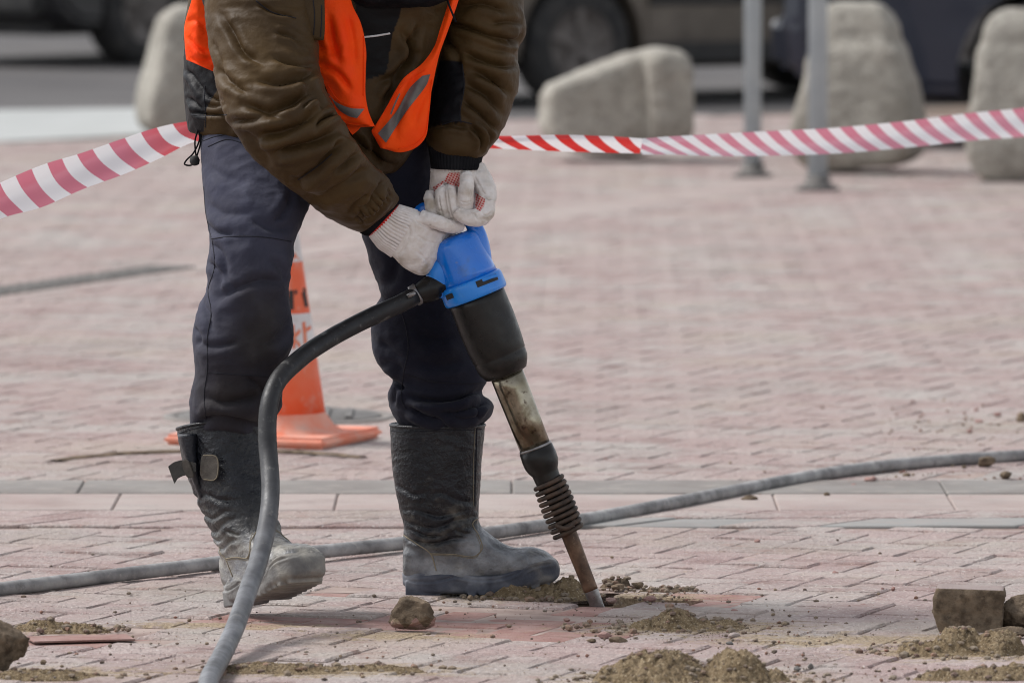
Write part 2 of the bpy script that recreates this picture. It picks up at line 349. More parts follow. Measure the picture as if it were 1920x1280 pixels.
M['strap'] = mat('dark_leather_strap', (.016, .015, .014), (.035, .032, .028), 60, .6, bump=.4, bs=300)
M['buckle'] = mat('worn_leather_strap', (.045, .038, .032), (.10, .088, .074), 40, .65, bump=.5, bs=300)
def tape_mat():
    m = bpy.data.materials.new('striped_barrier_tape'); m.use_nodes = True; t = m.node_tree; b = t.nodes['Principled BSDF']
    a = t.nodes.new('ShaderNodeAttribute'); a.attribute_name = 'col'; u = t.nodes.new('ShaderNodeAttribute'); u.attribute_name = 'uv2'
    s = t.nodes.new('ShaderNodeSeparateXYZ'); t.links.new(u.outputs['Vector'], s.inputs[0])
    fr = t.nodes.new('ShaderNodeMath'); fr.operation = 'FRACT'; t.links.new(s.outputs[0], fr.inputs[0])
    g = t.nodes.new('ShaderNodeMath'); g.operation = 'GREATER_THAN'; g.inputs[1].default_value = .5; t.links.new(fr.outputs[0], g.inputs[0])
    mx = t.nodes.new('ShaderNodeMix'); mx.data_type = 'RGBA'; mx.inputs[6].default_value = (.78, .77, .79, 1)
    t.links.new(g.outputs[0], mx.inputs[0]); t.links.new(a.outputs['Color'], mx.inputs[7]); t.links.new(mx.outputs[2], b.inputs['Base Color'])
    b.inputs['Roughness'].default_value = .2
    tr = t.nodes.new('ShaderNodeBsdfTranslucent'); t.links.new(mx.outputs[2], tr.inputs[0]); ms = t.nodes.new('ShaderNodeMixShader'); ms.inputs[0].default_value = .3
    out = t.nodes['Material Output']; t.links.new(b.outputs[0], ms.inputs[1]); t.links.new(tr.outputs[0], ms.inputs[2]); t.links.new(ms.outputs[0], out.inputs[0])
    return m
M['tape'] = tape_mat()

# ================================================================== THE SETTING
def sheet_poly(name, pts, z, m, kind='structure'):
    me = me_from(name, [(p[0], p[1], z) for p in pts], [tuple(range(len(pts)))]); o = link(name, me, m, smooth=False); tag(o, kind=kind); return o
# edge of the paved square: a slanting line of pale kerb, asphalt street beyond
KA, KB = G(100, 262), G(1350, 207); kd = (KB - KA) / np.linalg.norm(KB - KA); kn = np.array([-kd[1], kd[0], 0])
k0, k1 = KA - kd * 60, KA + kd * 60
asp = sheet_poly('road', [(-300, -60), (300, -60), (300, 600), (-300, 600)], -.10, M['asphalt'])
pv = sheet_poly('pavement', [tuple(k0[:2]), (k0[0] - 10, -30), (60, -30), tuple(k1[:2])], -.030, M['bed'])
JB = [(-2.2, 14.1), (2.2, 14.1), (3.2, 38), (-3.2, 38)]
# pale kerb strip, wide at left and narrowing to the right
v = []
QA, QB = G(100, 206), G(1350, 189); qd = (QB - QA) / np.linalg.norm(QB - QA)
for a, b in ((KA - kd * 14, QA - qd * 14), (KA + (KB - KA) * .62, QA + (QB - QA) * .62)):
    for p_, z in ((a, .004), (a, -.2), (b, -.2), (b, .004)): v.append(p_ * [1, 1, 0] + np.array([0, 0, z]))
kb = link('kerb', me_from('kerb', v, [(0, 1, 5, 4), (1, 2, 6, 5), (2, 3, 7, 6), (3, 0, 4, 7), (0, 3, 2, 1), (4, 5, 6, 7)]), M['kerbpale'], smooth=False); tag(kb, kind='structure')
# joint sand between the bricks, left out round the chiselled hole
HOLE = G(1178, 1122); hx, hy = HOLE[0], HOLE[1]; w_ = .15
for pts in ([(-2.2, 14.1), (2.2, 14.1), (2.2, hy - w_), (-2.2, hy - w_)], [(-2.2, hy - w_), (hx - w_, hy - w_), (hx - w_, hy + w_), (-2.3, hy + w_)], [(hx + w_, hy - w_), (2.2, hy - w_), (2.3, hy + w_), (hx + w_, hy + w_)], [(-2.3, hy + w_), (2.3, hy + w_), (3.3, 37.5), (-3.3, 37.5)]):
    o = link('joint_sand', me_from('joint_sand', [(x, y, -.0030 if pts[0][1] > 16.9 and pts[2][1] > 30 else -.0045) for x, y in pts], [(0, 1, 2, 3)]), M['joint'], pv, smooth=False)

# brick meshes
def brick_geo(rs, hl=.0984, hw=.0484, ch=.0040):
    """bevelled paver, top at z=0, about 40 triangles, slightly uneven edges"""
    def ringp(x, y, z, j):
        r = []
        for (a, b) in ((-1, -1), (-.35, -1), (.35, -1), (1, -1), (1, 0), (1, 1), (.35, 1), (-.35, 1), (-1, 1), (-1, 0)):
            r.append((a * x + rs.uniform(-j, j), b * y + rs.uniform(-j, j), z + rs.uniform(-j, j) * .4))
        return r
    v = ringp(hl - ch, hw - ch, 0, .0016) + ringp(hl, hw, -ch, .0012) + ringp(hl, hw, -.045, 0)
    f = [tuple(range(10))]
    for k in range(2):
        for j in range(10): f.append((k * 10 + j, (k + 1) * 10 + j, (k + 1) * 10 + (j + 1) % 10, k * 10 + (j + 1) % 10))
    return v, f
rs = random.Random(3)
variants = []
for k in range(8):
    v, f = brick_geo(rs); variants.append((np.array(v), f, me_from('brick', v, f)))
for _, _, me in variants: me.materials.append(M['brick'])
ANG = math.radians(-19)
Axx = np.array([math.cos(ANG), math.sin(ANG)]); Bxx = np.array([-math.sin(ANG), math.cos(ANG)])
def inview(x, y, mg=.0):
    q = proj(np.array([[x, y, 0.]]))[0]; return -mg < q[0] < 1920 + mg and q[1] < 1280 + mg
red_px = [(in_) for in_ in [[(545, 1095), (745, 1095), (745, 1118), (545, 1118)], [(800, 1140), (1110, 1128), (1130, 1192), (800, 1196)], [(30, 1186), (245, 1180), (245, 1212), (30, 1214)], [(1240, 1110), (1420, 1118), (1300, 1140)], [(330, 1150), (760, 1150), (760, 1175), (330, 1175)]]]
HOLE = G(1178, 1122)
def band_of(y):    # the laid bands across the square
    if y < 18.70: return 'near'
    if y < 19.95: return None
    return 'far'
cells = []
R0, R1 = -160, 700
near, far = [], []
for i in range(-420, 420):
    for j in range(R0, R1):
        c = (i - j) % 4
        if c == 0: u, w, rot = i + 1.0, j + .5, 0
        elif c == 3: u, w, rot = i + .5, j + 1.0, 1
        else: continue
        p = Axx * (u * .1) + Bxx * (w * .1); x, y = p[0], p[1]
        if y < 14.2 or y > 41.5: continue
        if abs(x) > (.076 * y + .42): continue
        b = band_of(y)
        if b is None or False: continue
        if b == 'near': near.append((x, y, rot))
        else:
            if (np.array([x, y, 0]) - KA) @ kn < -.12: far.append((x, y, rot))
# 300 bricks that show largest become single parts, the rest one joined part
def vis(t): return (0 if inview(t[0], t[1], 30) else 1, t[1])
near.sort(key=vis)
mk = lambda t: np.array([[t[0], t[1], 0.]])
cnt = 0; joined = []
rbr = random.Random(11)
for (x, y, rot) in near:
    q = proj(np.array([[x, y, 0.]]))[0]
    if abs(x - HOLE[0]) < .105 and abs(y - HOLE[1]) < .10: continue
    rz = ANG + (math.pi / 2 if rot else 0) + rbr.uniform(-.012, .012); z = rbr.gauss(0, .0013); tx, ty = rbr.gauss(0, .007), rbr.gauss(0, .007)
    reds = any(in_poly(np.array([q]), pl)[0] for pl in red_px)
    if cnt < 296:
        me = rbr.choice(variants)[2]; o = bpy.data.objects.new('brick', me); C.objects.link(o); o.parent = pv
        o.location = (x, y, z - (.004 if reds else 0)); o.rotation_euler = (tx, ty, rz); cnt += 1
        if reds:
            o.material_slots[0].link = 'OBJECT'; o.material_slots[0].material = M['redbrick']; o['label'] = 'dark red swept brick'
    else: joined.append((x, y, z, tx, ty, rz))
for (x, y, rot) in far:
    joined.append((x, y, rbr.gauss(0, .0010), rbr.gauss(0, .005), rbr.gauss(0, .005), ANG + (math.pi / 2 if rot else 0)))
n = len(joined); Vb, Fb, Rb = [], [], []
for k, (x, y, z, tx, ty, rz) in enumerate(joined):
    bv, bf, _ = variants[k % 8]; c, s = math.cos(rz), math.sin(rz)
    q = bv.copy(); zz = q[:, 2] + tx * q[:, 1] - ty * q[:, 0]
    Vb.append(np.stack([c * q[:, 0] - s * q[:, 1] + x, s * q[:, 0] + c * q[:, 1] + y, zz + z], 1))
    Fb += [tuple(a + k * 30 for a in g) for g in bf]; Rb.append(np.full(30, rbr.random()))
Vb = np.vstack(Vb); me = bpy.data.meshes.new('bricks_further_off'); me.from_pydata(Vb.tolist(), [], Fb)
at = me.attributes.new('rnd', 'FLOAT', 'POINT'); at.data.foreach_set('value', np.concatenate(Rb).astype(np.float32))
fb = link('brickwork', me, M['brickj'], pv, smooth=False); fb['kind'] = 'stuff'
# pale slabs, row of grey bricks, dark band: each piece single
def slab(x0, x1, y0, y1, m, name, z=0, gap=.004):
    v, f = box(((x0 + x1) / 2, (y0 + y1) / 2, z - .03), (x1 - x0 - gap, y1 - y0 - gap, .06)); me = bevelled(name, v, f, .004, 1); o = link(name, me, m, pv, smooth=False); return o
x = -1.9
while x < 1.9:
    w = rbr.choice([.4, .5, .6]); slab(x, x + w, 19.13, 19.562, M['slab'], 'slab', rbr.gauss(0, .0008) + .004, .0022); x += w
x = -2.0
while x < 2.0:
    slab(x, x + 1., 19.565, 19.93, M['band'], 'concrete_slab', .005, .002); x += 1.
for r_, (ya, yb) in enumerate(((18.93, 19.12), (18.72, 18.92))):
    x = -1.9
    while x < 1.9:
        w = .22; sh = .14
        v, f = box((0, 0, -.03), (w - .005, yb - ya - .004, .06)); v = np.array(v); v[:, 0] += v[:, 1] * (sh / (yb - ya)); v += [x + w / 2, (ya + yb) / 2, rbr.gauss(0, .0009) + .004]
        me = bevelled('brick', v, f, .0028, 1); o = link('brick', me, M['greybrick'] if (r_ == 1 and x > .0 and rbr.random() < .85) or rbr.random() < .06 else M['brick'], pv, smooth=False); x += w
# far off-view paving so that the square goes on beside and behind
for nm, pts in (('paving', [(-1.9, -20), (1.9, -20), (1.3, 14.1), (-1.3, 14.1)]),):
    sheet_poly('paving', pts, -.002, M['brickj'])
sheet_poly('paving', [(-40, -20), (-1.8, -20), (-1.3, 14.2), (-1.5, 18.3), (-1.9, 24), (-2.9, 36), (-40, 36)], -.004, M['brickj'])
sheet_poly('paving', [(1.8, -20), (40, -20), (40, 45), (3.0, 43), (1.9, 24), (1.5, 18.3), (1.3, 14.2)], -.004, M['brickj'])

# drain channel running across the square
def strip(name, a, b, w, m, z=.004, th=.02, parent=None):
    d = (b - a) / np.linalg.norm(b - a); nn = np.array([-d[1], d[0], 0]) * w / 2
    v, f = box(((a + b) / 2)[:3] * [1, 1, 0] + [0, 0, z - th / 2], (np.linalg.norm(b - a), w, th), rotz(math.atan2(d[1], d[0])))
    return link(name, bevelled(name, v, f, .003, 1), m, parent, smooth=False)
DA, DB = G(-120, 566), G(1700, 306)
dch = empty('drain_channel', tuple(G(620, 460)), 'pale concrete drain channel with dark iron gratings crossing the pink paving', 'drain')
dd = (DB - DA) / np.linalg.norm(DB - DA); dn = np.array([-dd[1], dd[0], 0])
strip('channel_edge', DA + dn * .12, DB + dn * .12, .08, M['slab'], .002, parent=dch)
strip('channel_edge', DA - dn * .12, DB - dn * .12, .08, M['slab'], .002, parent=dch)
Lc = np.linalg.norm(DB - DA); k = 0.0
while k < 1.9:
    gp = DA + dd * (k + .24); g = strip('grating', gp - dd * .235, gp + dd * .235, .20, M['band'], .0, .02, dch)
    for j in range(6):
        a = gp - dd * .20 + dd * (j * .08); strip('bar', a - dn * .09, a + dn * .09, .026, M['iron'], .010, .008, g)
    k += .5
strip('channel_cover', DA + dd * 2.1, DB, .15, M['slab'], .001, .02, dch)
# manhole under the cone
mc = G(524, 782); mh = empty('manhole_cover', tuple(mc), 'round cast iron manhole cover in the paving behind the orange cone', 'manhole cover')
v, f = lathe(mc + [0, 0, -.02], (0, 0, 1), [(0, .30), (.024, .30), (.026, .297), (.026, .272), (.022, .27)], 64); link('frame', me_from('frame', v, f), M['band'], mh)
v, f = lathe(mc + [0, 0, -.02], (0, 0, 1), [(0, .262), (.026, .262), (.028, .258), (.028, .0)], 64, False); link('lid', me_from('lid', v, f), M['iron'], mh)
for k in range(7):
    a = mc + [(-.18 + k * .06), 0, .010]; h = math.sqrt(.24 ** 2 - (-.18 + k * .06) ** 2); v, f = box(a, (.018, h * 1.9, .008)); link('rib', me_from('rib', v, f), M['iron'], mh, smooth=False)
# round concrete patch with an open soil joint
pc = G(400, 893); pc[1] = 20.42
v = []; f = []; K = 140
for k in range(K):
    t = 2 * math.pi * k / K; wob = .012 * math.sin(t * 7) + .008 * math.sin(t * 17 + 1)
    for rr, zz in ((.378 + wob * .2, .003), (.385, .007), (.397 + wob * .6, .008), (.410 + wob, .002)): v.append((pc[0] + rr * math.cos(t), pc[1] + rr * .98 * math.sin(t), zz))
f = [(k * 4 + j, k * 4 + j + 1, ((k + 1) % K) * 4 + j + 1, ((k + 1) % K) * 4 + j) for k in range(K) if (10 < k < 66 and k not in range(31, 37)) for j in range(3)]
pat = link('soil_line', me_from('soil_line', v, f), M['stone']); tag(pat, 'curved line of brown soil on the paving behind the boots, before the orange cone', 'soil')

# ================================================================== THE WORKER
root = empty('person', tuple(G(640, 1118)), 'worker in olive padded jacket, orange vest, navy trousers and tall boots bending over a jackhammer', 'person')
Z1 = lambda L: [(300 + a / 2.6667, b / 2.6667) for a, b in L]      # sketch frames used while reading the photograph
Z7 = lambda L: [(340 + a / 2.0, 200 + b / 2.0) for a, b in L]
Z3 = lambda L: [(640 + a / 3.5556, 480 + b / 3.5556) for a, b in L]
def cloth_noise(V, N, amp, sc, s, st=(1, 1, 1)):
    p = V * np.array(st) * sc; w = p + .6 * np.stack([vn(p * .7 + 5, s + 9), vn(p * .7 + 9, s + 8), vn(p * .7 + 3, s + 7)], 1)
    r = 1 - 2 * abs(vn(w, s)); r2 = 1 - 2 * abs(vn(w * 2.1, s + 1))
    return V + N * (amp * (.65 * r + .35 * r2))[:, None]

# ---- jacket: torso and both sleeves, one surface
torso = loft([(354, 243, 742, 322, 17.06, .150), (350, 215, 765, 300, 17.06, .172), (347, 150, 800, 230, 17.06, .172), (346, 90, 822, 130, 17.06, .165), (352, 20, 838, 40, 17.05, .16), (375, -70, 850, -60, 17.03, .16), (420, -150, 860, -150, 17.02, .15), (500, -215, 850, -225, 17.02, .11)], 60, 64, .85)
sl = loft([(470, -215, 640, -225, 16.99, .06), (400, -130, 625, -150, 16.93, .105), (386, -20, 602, -45, 16.87, .115), (390, 60, 596, 55, 16.82, .115), (403, 135, 597, 120, 16.77, .115), (418, 205, 611, 172, 16.73, .112), (452, 266, 634, 216, 16.71, .108), (500, 316, 663, 262, 16.72, .10), (556, 362, 694, 306, 16.76, .092), (604, 398, 724, 334, 16.81, .083), (646, 422, 740, 362, 16.86, .070), (668, 430, 746, 372, 16.885, .056), (678, 434, 744, 380, 16.895, .044)], 110, 64, .95)
sr = loft([(770, -200, 900, -215, 17.08, .06), (800, -130, 962, -140, 17.10, .10), (832, -50, 978, -60, 17.11, .11), (838, 25, 981, 10, 17.10, .11), (836, 62, 984, 62, 17.09, .11), (826, 95, 968, 92, 17.08, .108), (820, 130, 972, 124, 17.07, .107), (812, 175, 969, 165, 17.05, .102), (804, 220, 955, 212, 17.03, .095), (800, 252, 935, 252, 17.01, .085), (804, 275, 916, 284, 17.0, .070), (812, 284, 900, 296, 16.99, .05)], 100, 64, .95)
collar = loft([(640, -40, 840, -60, 16.94, .06), (655, -6, 835, -12, 16.93, .05)], 12, 32)
V, F, E = remesh(*merge(torso, sl, sr), .0036, 4)
# subdivided silhouettes bulge between the quilted creases
N = normals(V, F); q = proj(V); front = sstep(.05, .45, -N[:, 1]); FA = 1.65
JS = [  # left-hand sleeve in the picture
    (Z1([(300, 60), (370, 170), (420, 260), (520, 330)]), 7, .006), (Z1([(420, 520), (540, 560), (650, 520), (760, 465)]), 8, .011), (Z1([(470, 690), (600, 660), (700, 625), (800, 560)]), 8, .009),
    (Z1([(540, 765), (660, 745), (800, 700), (900, 645)]), 8, .010), (Z1([(765, 645), (820, 595), (905, 560)]), 5, .012), (Z1([(670, 915), (780, 850), (850, 770), (925, 690)]), 8, .010), (Z1([(700, 555), (745, 515), (790, 490)]), 4, .008),
    (Z1([(345, 610), (440, 600), (560, 590), (640, 600)]), 7, .008), (Z1([(560, 285), (680, 330), (790, 325)]), 7, .007), (Z1([(480, 400), (600, 420), (740, 380), (800, 330)]), 8, .009), (Z1([(270, 330), (360, 420), (450, 470)]), 7, .006),
    (Z1([(570, 160), (640, 180), (700, 210)]), 5, .005), (Z1([(400, 640), (470, 720), (560, 830)]), 9, .006), (Z1([(985, 1040), (1040, 1010), (1060, 980), (1110, 905)]), 5, .009), (Z1([(1010, 1090), (1070, 1060), (1120, 1000), (1160, 960)]), 4, .006),
    (Z1([(940, 1070), (980, 1010), (1040, 960)]), 4, .005), (Z1([(780, 1000), (860, 960), (960, 900), (1040, 820)]), 9, .007), (Z1([(650, 870), (720, 960), (800, 1010)]), 8, .006), (Z1([(850, 860), (920, 820), (980, 760)]), 6, .006),
    (Z1([(480, 10), (560, 60), (680, 90)]), 4, .005), (Z1([(700, 400), (760, 470), (830, 560)]), 7, .006), (Z1([(250, 180), (300, 300), (320, 420)]), 6, .004),
    # right-hand sleeve
    (Z1([(1440, 110), (1560, 150), (1680, 190), (1800, 215)]), 6, .010), (Z1([(1500, 250), (1600, 300), (1700, 330), (1780, 330)]), 7, .010), (Z1([(1560, 345), (1660, 400), (1750, 470)]), 7, .009), (Z1([(1520, 420), (1620, 470), (1700, 560)]), 6, .008),
    (Z1([(1510, 500), (1600, 570), (1690, 660)]), 6, .008), (Z1([(1550, 625), (1605, 690), (1600, 760)]), 4, .009), (Z1([(1500, 40), (1600, 20), (1740, 60)]), 7, .007), (Z1([(1380, 640), (1450, 625), (1540, 640)]), 5, .006), (Z1([(1580, 600), (1640, 660), (1640, 740)]), 4, .006),
    (Z1([(1740, 225), (1790, 205), (1815, 160)]), 5, .008), (Z1([(1420, 190), (1480, 260), (1500, 330)]), 7, .006), (Z1([(1660, 120), (1740, 110), (1810, 120)]), 5, .005),
    # body front between the arms, skirt at the back
    (Z1([(1200, 150), (1260, 260), (1180, 400), (1110, 560)]), 7, .010), (Z1([(1100, 420), (1160, 380), (1220, 300)]), 7, .008), (Z1([(1300, 120), (1260, 200), (1230, 330)]), 6, .008), (Z1([(900, 640), (1000, 720), (1100, 800), (1180, 830)]), 8, .010), (Z1([(1060, 680), (1080, 760), (1120, 840)]), 6, .008),
    (Z1([(130, 340), (190, 420), (230, 480)]), 5, .006), (Z1([(165, 560), (230, 572), (330, 575)]), 3, .008), (Z1([(230, 470), (280, 500), (320, 500)]), 4, .006), (Z1([(230, 520), (280, 530), (330, 520)]), 4, .005), (Z1([(140, 480), (190, 530), (220, 560)]), 5, .005)]
for k_ in range(8):
    a_ = Z1([(1010 + k_ * 20, 1100 - k_ * 17)])[0]; JS.append(([(a_[0] + 3, a_[1] + 4), (a_[0] - 3, a_[1] - 4), (a_[0] - 10 - 3 * (k_ % 2), a_[1] - 11 - 4 * (k_ % 3))], 2.6, .0040))
V = folds(V, N, q, front, JS); N = normals(V, F); FA = 1.35
V = cloth_noise(V, N, .0034, 11, 3, (1, 1, 2.0)); V = cloth_noise(V, N, .0012, 30, 5, (1, 1, 1.6)); V = lap(V, E, 1, .4)
N = normals(V, F); q = proj(V)
OL = np.array([.072, .043, .016]); BK = np.array([.007, .007, .009])
col = np.tile(OL, (len(V), 1)) * (1 + .12 * vn(V * 6, 2))[:, None]
isarm = np.minimum(*[1] * 2)
def paint(poly, c, cond=None):
    m = in_poly(q, poly) if cond is None else in_poly(q, poly) & cond
    col[m] = c
left_skirt = q[:, 0] < 432
bvh0 = bvh_of(V, F)
paint([(340, 90), (408, 128), (410, 165), (386, 205), (382, 248), (340, 250)], BK, V[:, 1] > 16.80)                  # black yoke on the skirt
paint(Z1([(1400, 300), (1512, 310), (1525, 420), (1500, 560), (1505, 612), (1420, 620), (1340, 640), (1330, 560)]), BK, V[:, 1] < 17.3)      # black panel on the sleeve
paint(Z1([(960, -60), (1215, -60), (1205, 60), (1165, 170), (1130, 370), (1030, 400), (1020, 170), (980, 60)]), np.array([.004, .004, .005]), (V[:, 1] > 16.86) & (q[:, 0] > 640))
me = me_from('jacket', V, F); set_col(me, col); jacket = link('jacket', me, M['jacket'], root)
jb = bvh_of(V, F)
def seams(name, bvh, parent, lines, r=.0011, m='seam', off=.0005):
    for L in lines:
        t = surf_line(bvh, L, r, 60, off)
        if t: link(name, me_from(name, *t), M[m], parent)
seams('seam', jb, jacket, [Z1([(160, 575), (230, 580), (335, 575)]), Z1([(225, 430), (222, 500), (228, 560), (228, 638)]), Z1([(480, 5), (560, 62), (680, 92)]), Z1([(1512, 320), (1520, 440), (1500, 560), (1505, 615)]), Z1([(690, 900), (790, 830), (860, 770)]), Z1([(1410, 625), (1480, 605), (1560, 620)])])
# white zip pocket edge and black hood lining, scarf
seams('zip', jb, jacket, [Z1([(1020, 187), (1080, 180), (1150, 168)])], .0022, 'white', .001)
v, f = loft([(652, -60, 850, -70, 16.93, .07), (650, -20, 846, -26, 16.90, .06), (662, 2, 838, -2, 16.89, .045), (690, 14, 815, 10, 16.90, .03)], 24, 40); V2, F2, E2 = remesh(v, f, .004, 2)
V2 = cloth_noise(V2, normals(V2, F2), .004, 22, 6); link('scarf', me_from('scarf', V2, F2), M['blackcloth'], root)
# hanging flap with dark slot, and a drawstring
v, f = loft([(548, -60, 606, -60, 16.79, .010), (553, 20, 609, 16, 16.775, .011), (560, 60, 609, 60, 16.77, .010), (566, 76, 607, 76, 16.77, .008)], 20, 32, .4)
fl = link('strap_flap', me_from('strap_flap', v, f), M['jacket'], jacket); fv = np.array(v); set_col(fl.data, OL * .8)
fb_ = bvh_of(np.array(v), f); seams('seam', fb_, fl, [[(587, 0), (590, 30), (588, 66)], [(562, 10), (566, 40), (572, 70)], [(603, 10), (603, 40), (601, 70)]], .0010)
tw = [np.r_[P(a, b, Y), .0022] for a, b, Y in ((836, -10, 16.90), (842, 10, 16.88), (850, 30, 16.87), (855, 42, 16.87))]
link('drawstring', me_from('drawstring', *tube(tw, 20, 8)), M['blackcloth'], jacket)
# back drawstring with toggle, hanging below the hem
for pts in ([(372, 238), (374, 262), (362, 288), (350, 300), (346, 308), (358, 310), (368, 300)], [(378, 240), (376, 268), (370, 290), (366, 300), (362, 308)], [(374, 236), (366, 262), (366, 280), (368, 296)]):
    link('drawstring', me_from('drawstring', *tube([np.r_[P(a, b, 16.97), .0017] for a, b in pts], 40, 8)), M['blackcloth'], jacket)
v, f = lathe(P(364, 292, 16.965), P(366, 310, 16.965) - P(364, 292, 16.965), [(0, .003), (.002, .008), (.010, .0105), (.018, .008), (.020, .003)], 20); link('toggle', me_from('toggle', v, f), M['plastic'], jacket)
# knitted inner cuffs
def ribbed(rings, name, m, nr=46, amp=.0012, parent=root, n=40, seg=184, col_=None, e=1.0):
    v, f = loft(rings, n, seg, e, False); v = np.array(v); c = v.reshape(n, seg, 3); cen = c.mean(1, keepdims=True); d = c - cen
    th = np.linspace(0, 2 * math.pi, seg, endpoint=False); L = np.linalg.norm(d, axis=2, keepdims=True)
    c = cen + d * (1 + amp * np.sin(th * nr)[None, :, None] / L); v = c.reshape(-1, 3); me = me_from(name, v, f)
    if col_ is not None: set_col(me, col_(v))
    o = link(name, me, m, parent); sm = o.modifiers.new('t', 'SOLIDIFY'); sm.thickness = .002; return o
ribbed([(676, 434, 738, 376, 16.90, .038), (686, 439, 743, 383, 16.905, .038), (694, 440, 747, 387, 16.908, .038)], 'knitted_cuff', M['blackcloth'])
ribbed([(692, 441, 745.5, 384.5, 16.907, .0395), (697, 442, 748.5, 388, 16.909, .0395)], 'cuff_trim', M['redtrim'], amp=.0)
ribbed([(804, 268, 905, 285, 16.99, .046), (808, 292, 901, 300, 16.985, .047), (811, 316, 897, 318, 16.98, .046)], 'knitted_cuff', M['blackcloth'])

# ---- vest: three hanging panels
def panel(name, left, right, Yf, strokes=(), th=.003, n=90, m=46, curve=.0, seed=0, parent=root, mat_='vest', wave=.006):
    Lp, Rp = catm(np.array(left, float), n), catm(np.array(right, float), n); u = np.linspace(0, 1, m)
    px = Lp[:, None, :] * (1 - u)[None, :, None] + Rp[:, None, :] * u[None, :, None]; v = np.zeros((n, m, 3))
    for i in range(n):
        for j in range(m):
            Y = Yf(px[i, j, 0], px[i, j, 1]) - curve * math.sin(math.pi * u[j]); v[i, j] = P(px[i, j, 0], px[i, j, 1], Y)
    v = v.reshape(-1, 3); f = grid_faces(n, m, False); v[:, 1] += wave * fbm(v * np.array([9, 9, 5]) + seed, 3, seed)
    N = np.tile([0, -1., 0], (len(v), 1)); v = folds(v, N, proj(v), np.ones(len(v)), strokes)
    o = link(name, me_from(name, v, f), M[mat_], parent); s = o.modifiers.new('t', 'SOLIDIFY'); s.thickness = .0012; s.offset = 0; return o, v, f
vest = empty('vest', tuple(P(650, 100, 16.85))); vest.parent = root; vest.matrix_parent_inverse = wmat(root).inverted()
tor_Y = lambda x, y: 16.875 - .00004 * abs(x - 620)
p1, v1, f1 = panel('front_panel', Z1([(600, -150), (640, 0), (690, 110), (765, 190), (780, 310), (830, 440), (880, 560), (930, 618), (985, 634), (1040, 634)]), Z1([(930, -150), (960, 20), (1005, 120), (1030, 250), (1028, 360), (1027, 470), (1040, 550), (1058, 600), (1070, 625), (1074, 632)]), tor_Y,
                   [(Z1([(840, 60), (860, 200), (900, 330)]), 7, .007), (Z1([(780, 320), (880, 360), (960, 460)]), 6, .007), (Z1([(930, 60), (960, 200), (970, 340)]), 8, .006), (Z1([(820, 480), (870, 540), (950, 590)]), 4, .004), (Z1([(780, 240), (860, 260), (920, 230)]), 7, .005)], curve=.02, seed=4, parent=vest)
b1 = bvh_of(v1, f1)
p2, v2, f2 = panel('front_panel', Z1([(1460, -120), (1440, 20), (1400, 150), (1372, 235), (1310, 320), (1225, 385), (1185, 440), (1130, 540), (1075, 630), (1058, 655), (1075, 690), (1104, 742)]), Z1([(1520, -120), (1492, 0), (1440, 150), (1400, 260), (1380, 340), (1368, 400), (1350, 500), (1342, 580), (1330, 680), (1280, 738), (1200, 762), (1125, 745)]), lambda x, y: 16.89 + .0001 * (x - 700),
                   [(Z1([(1290, 360), (1230, 480), (1180, 620), (1180, 700)]), 7, .006), (Z1([(1370, 400), (1300, 520), (1260, 640)]), 8, .006), (Z1([(1440, 40), (1400, 180), (1350, 300)]), 5, .005)], curve=.012, seed=8, parent=vest)
b2 = bvh_of(v2, f2)
p3, v3, f3 = panel('back_panel', Z1([(200, -160), (160, 0), (124, 130), (126, 230), (132, 300)]), Z1([(330, -160), (300, 0), (300, 130), (300, 250), (310, 375)]), lambda x, y: 16.925 + .00001 * (x - 350) ** 0 * 0 + max(0, (372 - x)) ** 1.6 * .00018,
                   [(Z1([(140, 180), (190, 240), (250, 270)]), 5, .005), (Z1([(130, 120), (180, 100), (240, 150)]), 6, .004), (Z1([(150, 290), (200, 310), (270, 300)]), 6, .004)], curve=.0, seed=2, parent=vest)
p4, v4, f4 = panel('front_panel', Z1([(930, 622), (938, 640), (950, 660)]), Z1([(1004, 636), (990, 652), (962, 676)]), lambda x, y: 16.885, n=16, m=12, parent=vest)
b3 = bvh_of(v3, f3)
def on_ribbon(bvh, left, right, name, m, parent, n=40, k=8, off=.0035):
    Lp, Rp = catm(np.array(left, float), n), catm(np.array(right, float), n); v = []; ok = True
    for i in range(n):
        for j in range(k):
            u = j / (k - 1); a = Lp[i] * (1 - u) + Rp[i] * u; w = on_surf(bvh, a[0], a[1], off)
            if w is None: w = (v[-1] if v else P(a[0], a[1], 16.87)); 
            v.append(w)
    return link(name, me_from(name, v, grid_faces(n, k, False)), M[m], parent)
on_ribbon(b1, Z1([(845, 470), (890, 545), (940, 580), (985, 592)]), Z1([(820, 445), (880, 510), (950, 540), (1022, 545)]), 'reflective_band', 'reflect', p1)
on_ribbon(b2, Z1([(1312, 380), (1250, 440), (1180, 560), (1090, 668)]), Z1([(1352, 372), (1330, 430), (1230, 560), (1130, 715)]), 'reflective_band', 'reflect', p2)
on_ribbon(b2, Z1([(1196, 468), (1170, 520), (1150, 572)]), Z1([(1202, 470), (1178, 522), (1157, 574)]), 'pocket_slit', 'reflect', p2)
on_ribbon(b3, Z1([(205, -30), (215, 20), (232, 55)]), Z1([(262, -30), (262, 20), (262, 60)]), 'reflective_band', 'reflect', p3)
